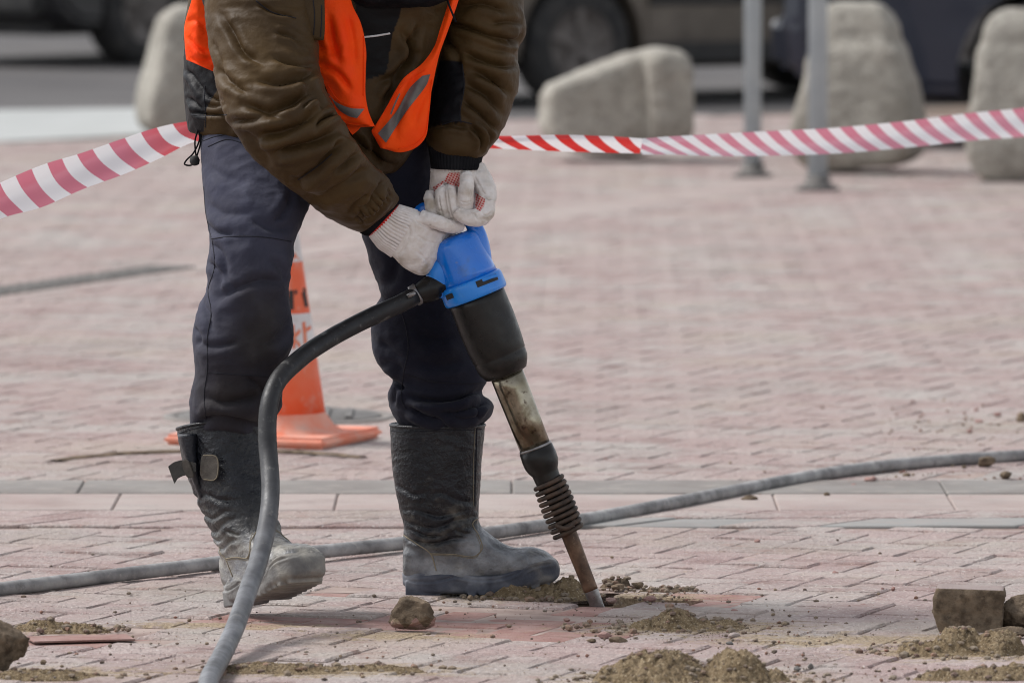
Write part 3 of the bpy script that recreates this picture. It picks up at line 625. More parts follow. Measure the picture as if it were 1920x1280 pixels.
for bb, pp, LL in ((b1, p1, [Z1([(840, 430), (890, 500), (950, 530), (1024, 536)]), Z1([(900, 600), (960, 622), (1050, 620)]), Z1([(1020, 140), (1020, 300), (1018, 480)])]), (b2, p2, [Z1([(1330, 345), (1240, 400), (1190, 450), (1070, 650)]), Z1([(1360, 400), (1330, 660), (1270, 725), (1190, 745)])]), (b3, p3, [Z1([(136, 285), (180, 338), (300, 362)])])):
    for Lq in LL:
        t = surf_line(bb, Lq, .0008, 50, .003)
        if t: link('seam', me_from('seam', *t), M['vest'], pp)

# ---- trousers
lleg = loft([(395, 205, 640, 225, 17.05, .10), (378, 238, 622, 262, 17.03, .12), (381, 310, 600, 322, 16.97, .12), (386, 375, 578, 385, 16.91, .112), (393, 430, 560, 430, 16.88, .105), (397, 464, 549, 464, 16.86, .10), (390, 500, 546, 500, 16.85, .098), (391, 540, 538, 540, 16.84, .097), (374, 578, 541, 578, 16.83, .098), (363, 620, 548, 618, 16.82, .098), (366, 656, 546, 652, 16.81, .096), (368, 695, 530, 690, 16.81, .092), (359, 735, 527, 735, 16.81, .09), (357, 768, 523, 768, 16.81, .088), (362, 800, 503, 798, 16.83, .076), (372, 850, 478, 850, 16.84, .055)], 150, 72, .92)
rleg = loft([(600, 190, 815, 230, 17.12, .13), (615, 250, 826, 300, 17.13, .125), (640, 330, 835, 365, 17.14, .115), (668, 395, 842, 420, 17.15, .105), (685, 450, 852, 460, 17.16, .10), (700, 505, 860, 510, 17.17, .096), (717, 553, 872, 560, 17.17, .093), (703, 582, 880, 590, 17.17, .095), (698, 622, 889, 630, 17.17, .096), (704, 664, 902, 670, 17.17, .096), (721, 694, 911, 695, 17.17, .094), (737, 709, 909, 715, 17.17, .088), (729, 735, 901, 738, 17.17, .088), (733, 760, 921, 757, 17.17, .093), (744, 784, 919, 778, 17.17, .088), (754, 800, 896, 799, 17.17, .068), (775, 850, 880, 850, 17.17, .05)], 150, 72, .92)
V, F, E = remesh(*merge(lleg, rleg), .0036, 3); N = normals(V, F); q = proj(V); front = sstep(.05, .45, -N[:, 1])
TS = [(Z7([(110, 500), (160, 560), (170, 640), (210, 700)]), 6, .005), (Z7([(90, 570), (140, 620), (150, 700)]), 6, .006), (Z7([(120, 740), (190, 690), (300, 650), (400, 660)]), 9, .007), (Z7([(60, 700), (100, 770), (120, 840)]), 6, .006), (Z7([(60, 880), (110, 900), (220, 880)]), 7, .006),
      (Z7([(85, 1085), (160, 1110), (260, 1090), (330, 1060)]), 8, .008), (Z7([(60, 1190), (130, 1160), (230, 1180), (290, 1200)]), 7, .008), (Z7([(240, 1010), (300, 1050), (330, 1100)]), 7, .006), (Z7([(330, 560), (380, 620), (410, 700)]), 8, .006), (Z7([(250, 420), (350, 460), (420, 440)]), 8, .005), (Z7([(90, 430), (130, 470), (200, 480)]), 6, .006),
      (Z7([(300, 900), (360, 860), (410, 800)]), 8, .006), (Z7([(90, 200), (150, 260), (260, 290)]), 10, .004), (Z7([(85, 350), (160, 400), (280, 400)]), 9, .004), (Z7([(420, 320), (380, 400), (330, 440)]), 7, .005), (Z7([(45, 820), (70, 860), (60, 900)]), 5, .005),
      (Z3([(430, 930), (560, 960), (760, 960), (900, 900)]), 6, .011, .8), (Z3([(450, 1010), (560, 1070), (700, 1100)]), 6, .009, .8), (Z3([(640, 1040), (780, 1030), (900, 1000), (980, 950)]), 6, .008), (Z3([(320, 830), (380, 850), (420, 900)]), 5, .007), (Z3([(700, 1060), (820, 1080), (920, 1060)]), 5, .007), (Z3([(900, 1080), (910, 1020), (960, 980)]), 4, .006),
      (Z3([(230, 350), (300, 300), (420, 250)]), 8, .006), (Z3([(250, 560), (340, 640), (420, 690)]), 9, .005), (Z3([(480, 500), (600, 560), (760, 540)]), 9, .005), (Z3([(280, 700), (360, 720), (420, 780)]), 8, .006), (Z3([(330, -60), (360, 60), (330, 200)]), 9, .006), (Z3([(500, 700), (640, 740), (820, 700)]), 9, .005), (Z3([(340, 1000), (370, 900), (430, 860)]), 5, .006)]
V = folds(V, N, q, front, TS); N = normals(V, F); V = cloth_noise(V, N, .0034, 9, 13, (1, 1, 1.5)); V = cloth_noise(V, N, .0019, 22, 15, (1, 1, 1.5)); V = lap(V, E, 1, .4)
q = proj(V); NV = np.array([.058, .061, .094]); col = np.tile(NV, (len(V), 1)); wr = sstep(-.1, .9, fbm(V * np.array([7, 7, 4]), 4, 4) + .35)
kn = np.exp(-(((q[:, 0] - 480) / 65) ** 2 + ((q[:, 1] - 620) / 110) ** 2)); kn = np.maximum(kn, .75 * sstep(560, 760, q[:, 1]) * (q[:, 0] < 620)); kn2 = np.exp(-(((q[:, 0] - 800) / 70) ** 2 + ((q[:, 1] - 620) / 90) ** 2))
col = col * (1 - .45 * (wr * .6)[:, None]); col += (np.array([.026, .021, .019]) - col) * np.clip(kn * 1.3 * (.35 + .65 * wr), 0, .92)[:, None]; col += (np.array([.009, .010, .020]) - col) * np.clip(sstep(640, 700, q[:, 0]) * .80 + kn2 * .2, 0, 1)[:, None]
sc_ = sstep(.15, .8, fbm(V * np.array([16, 16, 10]), 5, 44)); col = col + (np.array([.105, .098, .095]) - col) * (sc_ * .38 * sstep(1.1, .4, V[:, 2]))[:, None]
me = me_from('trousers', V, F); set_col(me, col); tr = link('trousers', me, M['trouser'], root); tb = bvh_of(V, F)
seams('seam', tb, tr, [Z7([(112, 496), (170, 488), (250, 486), (330, 492), (412, 506)]), Z7([(95, 996), (200, 1004), (300, 1010), (352, 1016)]), Z7([(116, 500), (124, 600), (100, 690), (112, 770), (98, 860), (97, 990), (85, 1080), (92, 1170)]), Z7([(78, 130), (130, 112), (180, 108), (235, 128)]), Z7([(100, 150), (170, 124), (235, 138)]), Z7([(84, 300), (92, 400), (112, 490)]),
                       Z3([(425, 785), (600, 835), (850, 850), (955, 842)]), Z3([(385, 330), (430, 480), (445, 620), (415, 780), (400, 950), (430, 1020)])], .0010)

# ---- body inside the clothes (neck and head stand above the picture)
def cap_chain(pts): return tube([np.r_[P(a, b, Y), r] for a, b, Y, r in pts], 30, 20)
hd = P(752, -250, 16.86)
th = np.linspace(0, math.pi, 24)
head = lathe(hd + np.array([-.0, .0, .115]), (.18, -.08, -1), [(a_, b_) for a_, b_ in [(.0, .004), (.012, .045), (.04, .072), (.08, .083), (.12, .080), (.16, .072), (.195, .058), (.222, .038), (.232, .012)]], 40)
nose = tube([np.r_[hd + [.075, -.03, .015], .008], np.r_[hd + [.103, -.042, -.022], .015], np.r_[hd + [.082, -.034, -.036], .010]], 12, 12)
ear = [tube([np.r_[hd + [-.005, s_ * .078, .02], .010], np.r_[hd + [-.01, s_ * .088, 0], .016], np.r_[hd + [.0, s_ * .078, -.03], .008]], 10, 12) for s_ in (-1, 1)]
bodyc = merge(head, nose, ear[0], ear[1], cap_chain([(752, -190, 16.88, .055), (700, -150, 16.96, .058), (660, -100, 17.0, .09)]), cap_chain([(655, -120, 17.02, .12), (600, 0, 17.06, .125), (570, 120, 17.08, .115), (560, 210, 17.08, .10)]),
    cap_chain([(520, -130, 16.97, .06), (490, 20, 16.86, .055), (540, 220, 16.74, .045), (640, 350, 16.83, .036), (715, 412, 16.91, .03)]), cap_chain([(850, -110, 17.09, .055), (905, 40, 17.09, .05), (880, 180, 17.06, .042), (856, 290, 16.99, .03)]), cap_chain([(660, -130, 17.0, .07), (520, -140, 16.98, .06)]), cap_chain([(700, -130, 17.0, .07), (840, -120, 17.08, .055)]),
    cap_chain([(520, 250, 17.07, .07), (470, 450, 16.88, .06), (455, 620, 16.84, .052), (428, 830, 16.84, .038), (444, 1040, 16.80, .028)]), cap_chain([(720, 280, 17.13, .09), (775, 450, 17.16, .07), (795, 620, 17.17, .055), (820, 830, 17.17, .045), (825, 1040, 17.17, .032)]))
V, F, E = remesh(*bodyc, .010, 3); link('body', me_from('body', V, F), M['skin'], root)
v, f = lathe(hd + np.array([-.004, .002, .128]), (.12, -.05, -1), [(0, .004), (.006, .05), (.03, .082), (.065, .094), (.10, .093), (.105, .086)], 40); link('knit_cap', me_from('knit_cap', v, f), M['cap'], root)
for s_ in (-1, 1):
    v, f = lathe(hd + [.070, s_ * .032, .012], (1, 0, 0), [(0, .011), (.006, .010), (.010, .006), (.012, .001)], 16); link('eye', me_from('eye', v, f), M['white'], root)

# ---- boots
def boot_geo(lean=0.0, lift=0.0, slouch=0):
    L = lambda px, py: np.array([(px - 757) * PX, 0, (1117 - py) * PX])
    def lf(rings, n, m, e=1.0):
        A = []
        for r in rings:
            a, b = L(r[0], r[1]), L(r[2], r[3]); A.append(np.r_[(a + b) / 2, (b - a) / 2, r[4], r[5] if len(r) > 5 else 0.])
        A = catm(A, n); d = np.zeros((n, 3)); d[:, 1] = A[:, 6]; c = A[:, :3].copy(); c[:, 1] = A[:, 7]
        return loft_vecs(c, A[:, 3:6], d, m, e)
    shaft = lf([(732, 794, 911, 792, .072), (733, 830, 908, 830, .071), (737, 880, 904, 880, .069), (745, 930, 900, 935, .064), (752, 965, 898, 968, .060), (757, 985, 902, 985, .058), (757, 1005, 915, 1000, .054), (757, 1030, 935, 1018, .049), (756, 1060, 950, 1050, .043), (760, 1085, 930, 1085, .040)], 90, 72, .9)
    foot = lf([(757, 1040, 757, 1085, .024), (763, 1020, 762, 1088, .034), (800, 1000, 800, 1088, .039), (860, 985, 860, 1088, .042), (905, 992, 905, 1086, .044), (935, 1014, 935, 1084, .047), (965, 1027, 965, 1082, .050), (1000, 1027, 1000, 1080, .050), (1028, 1036, 1028, 1078, .044), (1043, 1049, 1043, 1074, .034), (1050, 1058, 1050, 1070, .018)], 70, 56, .8)
    V, F, E = remesh(*merge(shaft, foot), .0024, 4); N = normals(V, F)
    q = np.stack([757 + V[:, 0] / PX, 1117 - V[:, 2] / PX], 1); side = sstep(.05, .45, abs(N[:, 1]))
    B5 = lambda L_: [(690 + a / 2.9083, 760 + b / 2.9083) for a, b in L_]
    st = [(B5([(185, 700), (260, 735), (370, 745), (470, 720), (590, 708)]), 4, .0032), (B5([(180, 600), (260, 640), (380, 655), (480, 620), (600, 600)]), 5, .0025), (B5([(340, 480), (420, 460), (500, 500), (600, 520)]), 5, .0022), (B5([(190, 560), (280, 560), (400, 590), (540, 560)]), 4, .0022), (B5([(600, 560), (620, 590), (610, 640)]), 3, .004),
          (B5([(230, 660), (330, 700), (420, 700)]), 3, .003), (B5([(640, 700), (700, 760), (760, 790)]), 4, .002), (B5([(480, 660), (540, 690), (580, 690)]), 3, .003), (B5([(160, 420), (260, 470), (330, 460)]), 5, .0025), (B5([(880, 800), (900, 850), (890, 900)]), 3, .0015)]
    V = folds(V, N, q, side, st); N = normals(V, F); V = cloth_noise(V, N, .0015, 24, 21 + slouch, (1, 1, 1.4)); V = cloth_noise(V, N, .0004, 80, 23); 
    h = V[:, 2]; fb_ = fbm(V * 18, 5, 6 + slouch); fs = fbm(V * np.array([70, 70, 70]), 4, 8)
    top = np.array([.006, .007, .012]); low = np.array([.27, .28, .295]); grey = np.array([.33, .30, .245])
    k = sstep(.02, -.55, (h - .135) * 8 + fb_ * .7); kk = sstep(.15, .85, fb_ * .8 + fs * .5 + (.20 - h) * 1.2)
    col = top + (low - top) * k[:, None]; col = col + (grey - col) * (np.clip(kk, 0, 1) * .45)[:, None]
    sc = sstep(.55, .8, fs + fb_ * .2) * .5; col = col + (np.array([.19, .17, .14]) - col) * sc[:, None] * sstep(.36, .05, h)[:, None]
    return V, F, col, B5, q
def sole_geo():
    L = lambda px, py: ((px - 757) * PX, (1117 - py) * PX)
    topl = [(755, 1072), (800, 1070), (850, 1070), (900, 1077), (940, 1074), (975, 1062), (1000, 1050), (1030, 1044), (1048, 1052), (1054, 1066)]
    botl = [(757, 1098), (800, 1112), (850, 1113), (900, 1114), (940, 1110), (975, 1103), (1000, 1098), (1030, 1092), (1046, 1088), (1053, 1080)]
    hw = [.026, .040, .043, .045, .049, .053, .053, .047, .036, .016]
    A = []
    for (a, b, w) in zip(topl, botl, hw):
        p, r = L(*a), L(*b); A.append([(p[0] + r[0]) / 2, 0, (p[1] + r[1]) / 2, (p[0] - r[0]) / 2, 0, (p[1] - r[1]) / 2, w])
    A = catm(A, 90); d = np.zeros((90, 3)); d[:, 1] = A[:, 6]
    s1 = loft_vecs(A[:, :3], A[:, 3:6], d, 56, .38)
    parts = [s1]
    def blk(x0, x1, y0, y1, w): 
        a, b = L(x0, y1), L(x1, y0); return box(((a[0] + b[0]) / 2, 0, (a[1] + b[1]) / 2), (b[0] - a[0], w, b[1] - a[1]))
    parts.append(blk(762, 829, 1088, 1118, .066))
    for i, x0 in enumerate((882, 902, 922, 942, 962, 982, 1002, 1022)): parts.append(blk(x0, x0 + 15, 1092 - i * .6, 1117 - i * 2.6, .094 - (.02 if i == 7 else 0)))
    V, F, E = remesh(*merge(*parts), .0022, 3); N = normals(V, F); q = np.stack([757 + V[:, 0] / PX, 1117 - V[:, 2] / PX], 1); side = sstep(.1, .5, abs(N[:, 1]) + .3 * (N[:, 0] > .4))
    B5 = lambda L_: [(690 + a / 2.9083, 760 + b / 2.9083) for a, b in L_]
    V = folds(V, N, q, side, [(B5([(190, 920), (300, 925), (420, 905), (520, 925), (600, 945), (720, 940), (820, 910), (900, 850), (1000, 830), (1045, 850)]), 2.2, .0022), (B5([(190, 950), (300, 960), (400, 950), (500, 930), (600, 960)]), 2, .0018), (B5([(860, 900), (920, 870), (1040, 850)]), 2, .0018)])
    fb_ = fbm(V * 22, 5, 31); k = sstep(-.3, .6, fb_); t = sstep(.20, .30, V[:, 0]) * sstep(-.2, .6, fb_ + .2)
    col = np.array([.065, .072, .095]) + (np.array([.24, .25, .275]) - np.array([.065, .072, .095])) * k[:, None]; col = col + (np.array([.24, .21, .16]) - col) * t[:, None] * .7
    return V, F, col
SV, SF, SC = sole_geo()
SH = .058
def build_boot(origin, yaw, pitch, roll, slouch, stitch=True, zs=1.0, dusty=0):
    V, F, col, B5, q = boot_geo(slouch=slouch)
    R = rotz(yaw) @ np.array(Matrix.Rotation(-pitch, 3, 'Y')) @ np.array(Matrix.Rotation(roll, 3, 'X'))
    def T(v): v = np.array(v) * [1, 1, zs]; return v @ R.T + origin
    if slouch:
        w = sstep(.05, .34, V[:, 2]); V = V.copy(); V[:, 0] -= SH * w; V[:, 1] *= 1 + .22 * w
        col = col * 1.0 + (np.array([.42, .395, .34]) - col) * (np.clip(sstep(.20, .06, V[:, 2]), 0, 1) * .8 * sstep(-.6, .4, fbm(V * 30, 4, 3)))[:, None]
    me = me_from('boot', T(V), F); set_col(me, col); b = link('boot', me, M['boot'], root)
    me = me_from('sole', T(SV), SF); set_col(me, (SC * .7 + np.array([.16, .15, .125])) if slouch else SC * 1.2); link('sole', me, M['sole'], b)
    # rim, stitches and seams laid on both sides of the leather
    bv = bvh_of(V, F)
    def side_line(L_, r, m, nm, sgn):
        pts = catm(np.array(L_, float), 60); o = []
        for a in pts:
            s0 = Vector(((a[0] - 757) * PX, sgn * -.3, (1117 - a[1]) * PX)); h = bv.ray_cast(s0, Vector((0, sgn, 0)))
            if h[0] is not None: o.append(np.r_[np.array(h[0]) + [0, -sgn * .0004, 0], r])
        if len(o) > 6: v, f = tube(np.array(o), len(o), 6); link(nm, me_from(nm, T(v), f), M[m], b)
    for sgn in (1, -1):
        side_line(B5([(188, 702), (270, 745), (350, 800), (382, 895)]), .0013, 'stitch', 'stitching', sgn)
        side_line(B5([(352, 800), (480, 803), (590, 815), (636, 770), (615, 700), (582, 640), (600, 616), (634, 622)]), .0013, 'stitch', 'stitching', sgn)
        side_line(B5([(352, 808), (480, 811), (596, 823), (628, 770), (600, 690)]), .0006, 'stitch', 'stitching', sgn)
        side_line(B5([(607, 95), (603, 250), (597, 420), (594, 540)]), .0011, 'seam', 'seam', sgn)
        side_line(B5([(598, 100), (590, 250), (586, 420), (588, 540)]), .0007, 'stitch', 'stitching', sgn)
        side_line(B5([(122, 128), (300, 120), (500, 114), (632, 116)]), .0009, 'seam', 'seam', sgn)
    t = np.linspace(0, 2 * math.pi, 80, endpoint=False); c = np.array([(821.5 - 757) * PX - (SH if slouch else 0), 0, (1117 - 794) * PX])
    ce = np.sign(np.cos(t)) * abs(np.cos(t)) ** .9; se = np.sign(np.sin(t)) * abs(np.sin(t)) ** .9
    rim = np.stack([c[0] + 89.5 * PX * ce, .0735 * se * (1.22 if slouch else 1), c[2] + 0 * t, np.full(80, .0030)], 1); rim = np.vstack([rim, rim[:1]]); v, f = tube(rim, 120, 8, False)
    link('rim', me_from('rim', T(v), f), M['boot'], b); set_col(b.children[-1].data, np.array([.016, .016, .02])) if False else None
    for ch in b.children:
        if ch.name.startswith('rim'): set_col(ch.data, np.array([.018, .018, .022]))
    return b
# offset: soles stand on the paving
g0 = G(757, 1120); g0[2] = 0
boot_r = build_boot(np.array([P(757, 1117, 17.17)[0], 17.17, .001]), math.radians(-3), 0, 0, 0)
ol = P(444, 1152, 16.80); ol[2] = .012
boot_l = build_boot(ol, math.radians(-60), math.radians(10), math.radians(0), 1, zs=1.05)
# back strap with buckle on the left-hand boot, and the gusset folded out at its top
v, f = loft([(333, 814, 372, 810, 16.80, .050), (338, 835, 372, 835, 16.80, .048), (350, 870, 374, 870, 16.80, .045), (362, 905, 380, 900, 16.80, .036), (372, 930, 386, 930, 16.80, .03)], 30, 40, .8)
me = me_from('gusset', v, f); set_col(me, np.array([.016, .018, .026])); link('gusset', me, M['boot'], boot_l)
def plate_px(name, pts, Y0, Y1, th, m, parent, bev=.0015):
    """flat piece from an outline; Y varies linearly over x"""
    xs = [p[0] for p in pts]; a, b = min(xs), max(xs)
    f0 = [P(x, y, Y0 + (Y1 - Y0) * (x - a) / (b - a + 1e-9)) for x, y in pts]; n = len(pts)
    v = [p + [0, 0, 0] for p in f0] + [p + np.array([0, th, 0]) for p in f0]
    f = [tuple(range(n)), tuple(range(2 * n - 1, n - 1, -1))] + [(i, i + n, (i + 1) % n + n, (i + 1) % n) for i in range(n)]
    return link(name, bevelled(name, v, f, bev, 2), m, parent, smooth=False)
def rounded(pts, n=5):
    o = []; k = len(pts)
    for i in range(k):
        p, a, b = np.array(pts[i], float), np.array(pts[i - 1], float), np.array(pts[(i + 1) % k], float); A = p + (a - p) * .3; B = p + (b - p) * .3
        for t in np.linspace(0, 1, n): o.append(tuple((1 - t) ** 2 * A + 2 * t * (1 - t) * p + t * t * B))
    return o
Z4 = lambda L: [(300 + a / 2.6667, 700 + b / 2.6667) for a, b in L]
st = plate_px('strap_tab', rounded(Z4([(205, 412), (225, 402), (285, 408), (298, 450), (292, 515), (270, 540), (215, 535), (198, 505)]), 3), 16.735, 16.712, .006, M['buckle'], boot_l)
bb_ = [np.r_[P(a, b, 16.71), .0009] for a, b in Z4([(215, 408), (275, 412), (290, 445), (284, 515), (266, 532), (218, 528)])]
link('stitching', me_from('stitching', *tube(bb_, 40, 6)), M['stitch'], st)
plate_px('buckle', rounded(Z4([(102, 436), (142, 428), (176, 520), (132, 524)]), 3), 16.728, 16.722, .010, M['buckle'], boot_l)
plate_px('strap', [(315, 874), (326, 866), (340, 862), (356, 865), (368, 868), (368, 884), (356, 889), (342, 892), (333, 897), (327, 907)], 16.752, 16.722, .004, M['strap'], boot_l, .001)

# ---- gloves
def fing(pts, n=26): return tube([np.r_[P(a, b, Y), r] for a, b, Y, r in pts], n, 18)
def finish_glove(name, parts, vox=.0013, sm=3, noise=.0016, seed=0, patch=None, creases=()):
    V, F, E = remesh(*merge(*parts), vox, sm); N = normals(V, F); q = proj(V); front = sstep(.0, .4, -N[:, 1])
    V = folds(V, N, q, front, creases); N = normals(V, F); V = cloth_noise(V, N, noise, 45, seed); V = V + N * (.00035 * vn(V * 260, seed))[:, None]
    N = normals(V, F); q = proj(V); base = np.array([.82, .78, .755]); col = np.tile(base, (len(V), 1))
    d = sstep(.0, .75, fbm(V * 36, 4, seed + 2) + .15) * sstep(V[:, 2].max() - .02, V[:, 2].max() - .09, V[:, 2]); col = col + (np.array([.40, .34, .26]) - col) * (d * .85)[:, None]
    d = sstep(.45, .75, fbm(V * 75, 4, seed + 5)); col = col + (np.array([.16, .13, .10]) - col) * (d * .45)[:, None]
    if patch: col = patch(V, N, q, col)
    me = me_from(name, V, F); set_col(me, col); o = link(name, me, M['glove'], root); return o, V, F
Y0 = 16.97
def red_patch(V, N, q, col):
    P8 = lambda L: [(780 + a / 8., 280 + b / 8.) for a, b in L]
    reg = in_poly(q, P8([(415, 480), (480, 360), (560, 285), (660, 320), (650, 560), (600, 560), (500, 525)])) | in_poly(q, P8([(250, 570), (410, 470), (430, 500), (300, 600), (270, 640)])) | in_poly(q, P8([(890, 650), (960, 700), (1030, 740), (1030, 840), (960, 930), (890, 880)]))
    reg &= (-N[:, 1] > -.3)
    u = (q[:, 0] * .75 + q[:, 1] * .35) / 4.2; w = (q[:, 1] * .9 - q[:, 0] * .55) / 4.6
    dot = ((u - np.floor(u) - .5) ** 2 + (w - np.floor(w) - .5) ** 2) < .11
    c = col.copy(); c[reg] = [.80, .50, .46]; c[reg & dot] = [.55, .012, .02]; return c
gr = [loft([(812, 306, 894, 306, 16.985, .036), (808, 325, 902, 325, 16.985, .037), (806, 345, 912, 345, 16.99, .036), (806, 372, 920, 368, 17.0, .030), (812, 398, 922, 392, 17.005, .024), (822, 412, 905, 410, 17.0, .016)], 40, 40, .8),
      fing([(816, 400, 17.0, .010), (818, 418, 16.975, .011), (813, 408, 16.948, .0115), (808, 388, 16.938, .0115), (805, 372, 16.944, .0105), (807, 362, 16.958, .009)]),
      fing([(834, 405, 17.0, .010), (838, 423, 16.97, .011), (834, 410, 16.942, .0115), (828, 385, 16.932, .0115), (826, 362, 16.938, .0105), (827, 350, 16.952, .009)]),
      fing([(852, 410, 17.0, .011), (857, 425, 16.97, .0115), (853, 410, 16.940, .012), (847, 385, 16.930, .012), (845, 362, 16.936, .011), (846, 350, 16.95, .0095)]),
      fing([(880, 412, 17.0, .012), (872, 410, 16.965, .013), (872, 392, 16.938, .0150), (873, 365, 16.930, .0155), (874, 342, 16.938, .0145), (873, 322, 16.955, .011)]),
      fing([(890, 318, 16.985, .022), (904, 340, 16.972, .0215), (913, 360, 16.955, .0185), (913, 384, 16.938, .0165), (906, 403, 16.926, .0185), (888, 409, 16.918, .0165), (868, 406, 16.914, .0135), (856, 396, 16.916, .0100)], 40)]
glove_r, GV, GF = finish_glove('glove', gr, seed=41, patch=red_patch, creases=[([(822, 362), (826, 385), (832, 412)], 1.3, .0022), ([(839, 356), (843, 385), (850, 412)], 1.3, .0022), ([(905, 366), (914, 374), (924, 374)], 1.6, .0022), ([(886, 398), (896, 396), (906, 388)], 1.4, .0018), ([(895, 412), (890, 402), (880, 396)], 1.3, .0016), ([(824, 352), (838, 346), (856, 350)], 1.6, .0020), ([(890, 330), (900, 350), (914, 372)], 2, .0016), ([(880, 352), (886, 372), (888, 390)], 1.4, .0014), ([(862, 376), (872, 380), (884, 376)], 1.6, .0012), ([(902, 398), (912, 404), (922, 396)], 1.5, .0012), ([(820, 392), (828, 396)], 1.5, .001)])
ribbed([(815, 296, 892, 302, 16.985, .037), (812, 308, 896, 310, 16.985, .0385), (809, 322, 901, 322, 16.986, .0388)], 'glove_cuff', M['glove'], 44, .0013, col_=lambda v: np.array([.84, .81, .80]), parent=glove_r)
gl = [loft([(722, 470, 772, 392, 16.918, .036), (742, 486, 790, 398, 16.925, .037), (764, 506, 806, 402, 16.935, .037), (786, 515, 822, 408, 16.95, .035), (806, 512, 838, 416, 16.965, .030), (818, 498, 848, 426, 16.98, .020)], 50, 44, .85),
      fing([(790, 408, 16.915, .016), (812, 414, 16.908, .0145), (834, 422, 16.915, .0130), (852, 426, 16.93, .0115), (864, 424, 16.945, .0095)]),
      fing([(820, 430, 16.98, .013), (846, 440, 17.02, .012), (872, 446, 17.045, .011), (892, 444, 17.04, .0095)]), fing([(818, 455, 16.985, .013), (840, 465, 17.03, .012), (868, 470, 17.055, .011), (892, 466, 17.05, .0095)]),
      fing([(815, 478, 16.985, .013), (836, 490, 17.03, .012), (866, 494, 17.055, .011), (890, 488, 17.05, .0095)]), fing([(810, 498, 16.98, .012), (830, 512, 17.02, .011), (856, 516, 17.05, .010), (874, 510, 17.05, .009)])]
glove_l, LV, LF = finish_glove('glove', gl, seed=51, creases=[([(752, 402), (768, 430), (762, 460), (742, 484)], 2.2, .0016), ([(772, 412), (800, 424), (836, 436)], 2.5, .0018), ([(778, 440), (800, 452), (824, 458)], 2.5, .0010), ([(780, 470), (796, 484), (806, 498)], 2.5, .0010), ([(760, 400), (776, 420), (776, 440)], 2, .0010)])
ribbed([(694, 441, 747, 386, 16.907, .037), (702, 452, 754, 388, 16.908, .0375), (712, 464, 764, 391, 16.912, .037), (724, 472, 774, 394, 16.918, .0375), (735, 480, 782, 397, 16.922, .0375)], 'glove_cuff', M['glove'], 44, .0018, col_=lambda v: np.array([.84, .80, .79]), parent=glove_l)

# ================================================================== JACKHAMMER
jh = empty('jackhammer', tuple(G(1122, 1137)), 'jackhammer with blue handle housing, black body and rusty chisel held by the worker', 'jackhammer')
TA, TB = P(887, 540, Y0), P(1121, 1139, Y0); AX = (TB - TA) / np.linalg.norm(TB - TA); SC_ = np.linalg.norm(TB - TA) / math.hypot(234, 599)
def jl(name, prof, m, parent=jh, seg=64, cap=True, p0=TA):
    v, f = lathe(p0, AX, [(t * SC_, r * SC_) for t, r in prof], seg, cap); return link(name, me_from(name, v, f), m, parent)
hou = jl('handle_housing', [(-106, 3), (-105, 34), (-101, 43), (-96, 47.5), (-88, 49.5), (-60, 51), (-30, 53), (-14, 55)], M['blue'], seg=96)
colr = jl('collar_ring', [(-17, 50), (-17, 57), (-14, 60), (-8, 61), (10, 61.5), (15, 61), (18, 59), (18, 50)], M['bluelt'], seg=96)
body = jl('cylinder_body', [(12, 40), (14, 54), (30, 54), (70, 55), (110, 53.5), (134, 51.5), (137, 50), (139, 50.5), (150, 50), (158, 47.5), (172, 40), (174, 34)], M['blackmet'])
jl('barrel', [(168, 28), (169, 31.5), (200, 31.3), (260, 30.3), (326, 29.6)], M['steel'])
jl('barrel_seam', [(318, 28), (318, 31.2), (323, 31.6), (323, 28)], M['bright'])
jl('retainer_sleeve', [(322, 28), (323, 32.5), (340, 33.5), (352, 33), (362, 30), (370, 25.5), (374, 25), (392, 24), (404, 23), (404, 16)], M['blackmet'])
jl('spring_core', [(395, 16.5), (500, 15)], M['blackmet'])
# coil spring
pts = []; turns = 9.5; e1 = np.cross(AX, (0, 1, 0)); e1 /= np.linalg.norm(e1); e2 = np.cross(AX, e1)
for k in range(300):
    t = k / 299; a = 2 * math.pi * turns * t; rr = (27 + 2.2 * math.sin(math.pi * t)) * SC_; pts.append(np.r_[TA + AX * (388 + 103 * t) * SC_ + (e1 * math.cos(a) + e2 * math.sin(a)) * rr, 4.6 * SC_])
link('coil_spring', me_from('coil_spring', *tube(np.array(pts), 760, 10)), M['rust'], jh)
link('spring_end', me_from('spring_end', *tube([np.r_[P(1042, 985, Y0 - .04), .0045], np.r_[P(1062, 990, Y0 - .045), .0045], np.r_[P(1080, 976, Y0 - .035), .0045]], 14, 10)), M['rust'], jh)
ch1 = jl('chisel', [(480, 14), (486, 15.5), (520, 15), (560, 14.2), (600, 13.8), (608, 13.6)], M['chisel'], seg=28, cap=True)
tp = [TA + AX * t * SC_ for t in (606, 630, 650)]; aa = e1 * SC_; bb_ = e2 * SC_
v, f = loft_vecs(catm([np.r_[tp[0], 16.5], np.r_[tp[1], 16], np.r_[tp[2], 14.5]], 16)[:, :3], np.array([aa * w for w in np.linspace(13.6, 12.6, 16)]), np.array([bb_ * w for w in np.linspace(13.6, 2.5, 16)]), 28, 1.0); link('chisel_tip', me_from('chisel_tip', v, f), M['bright'], ch1)
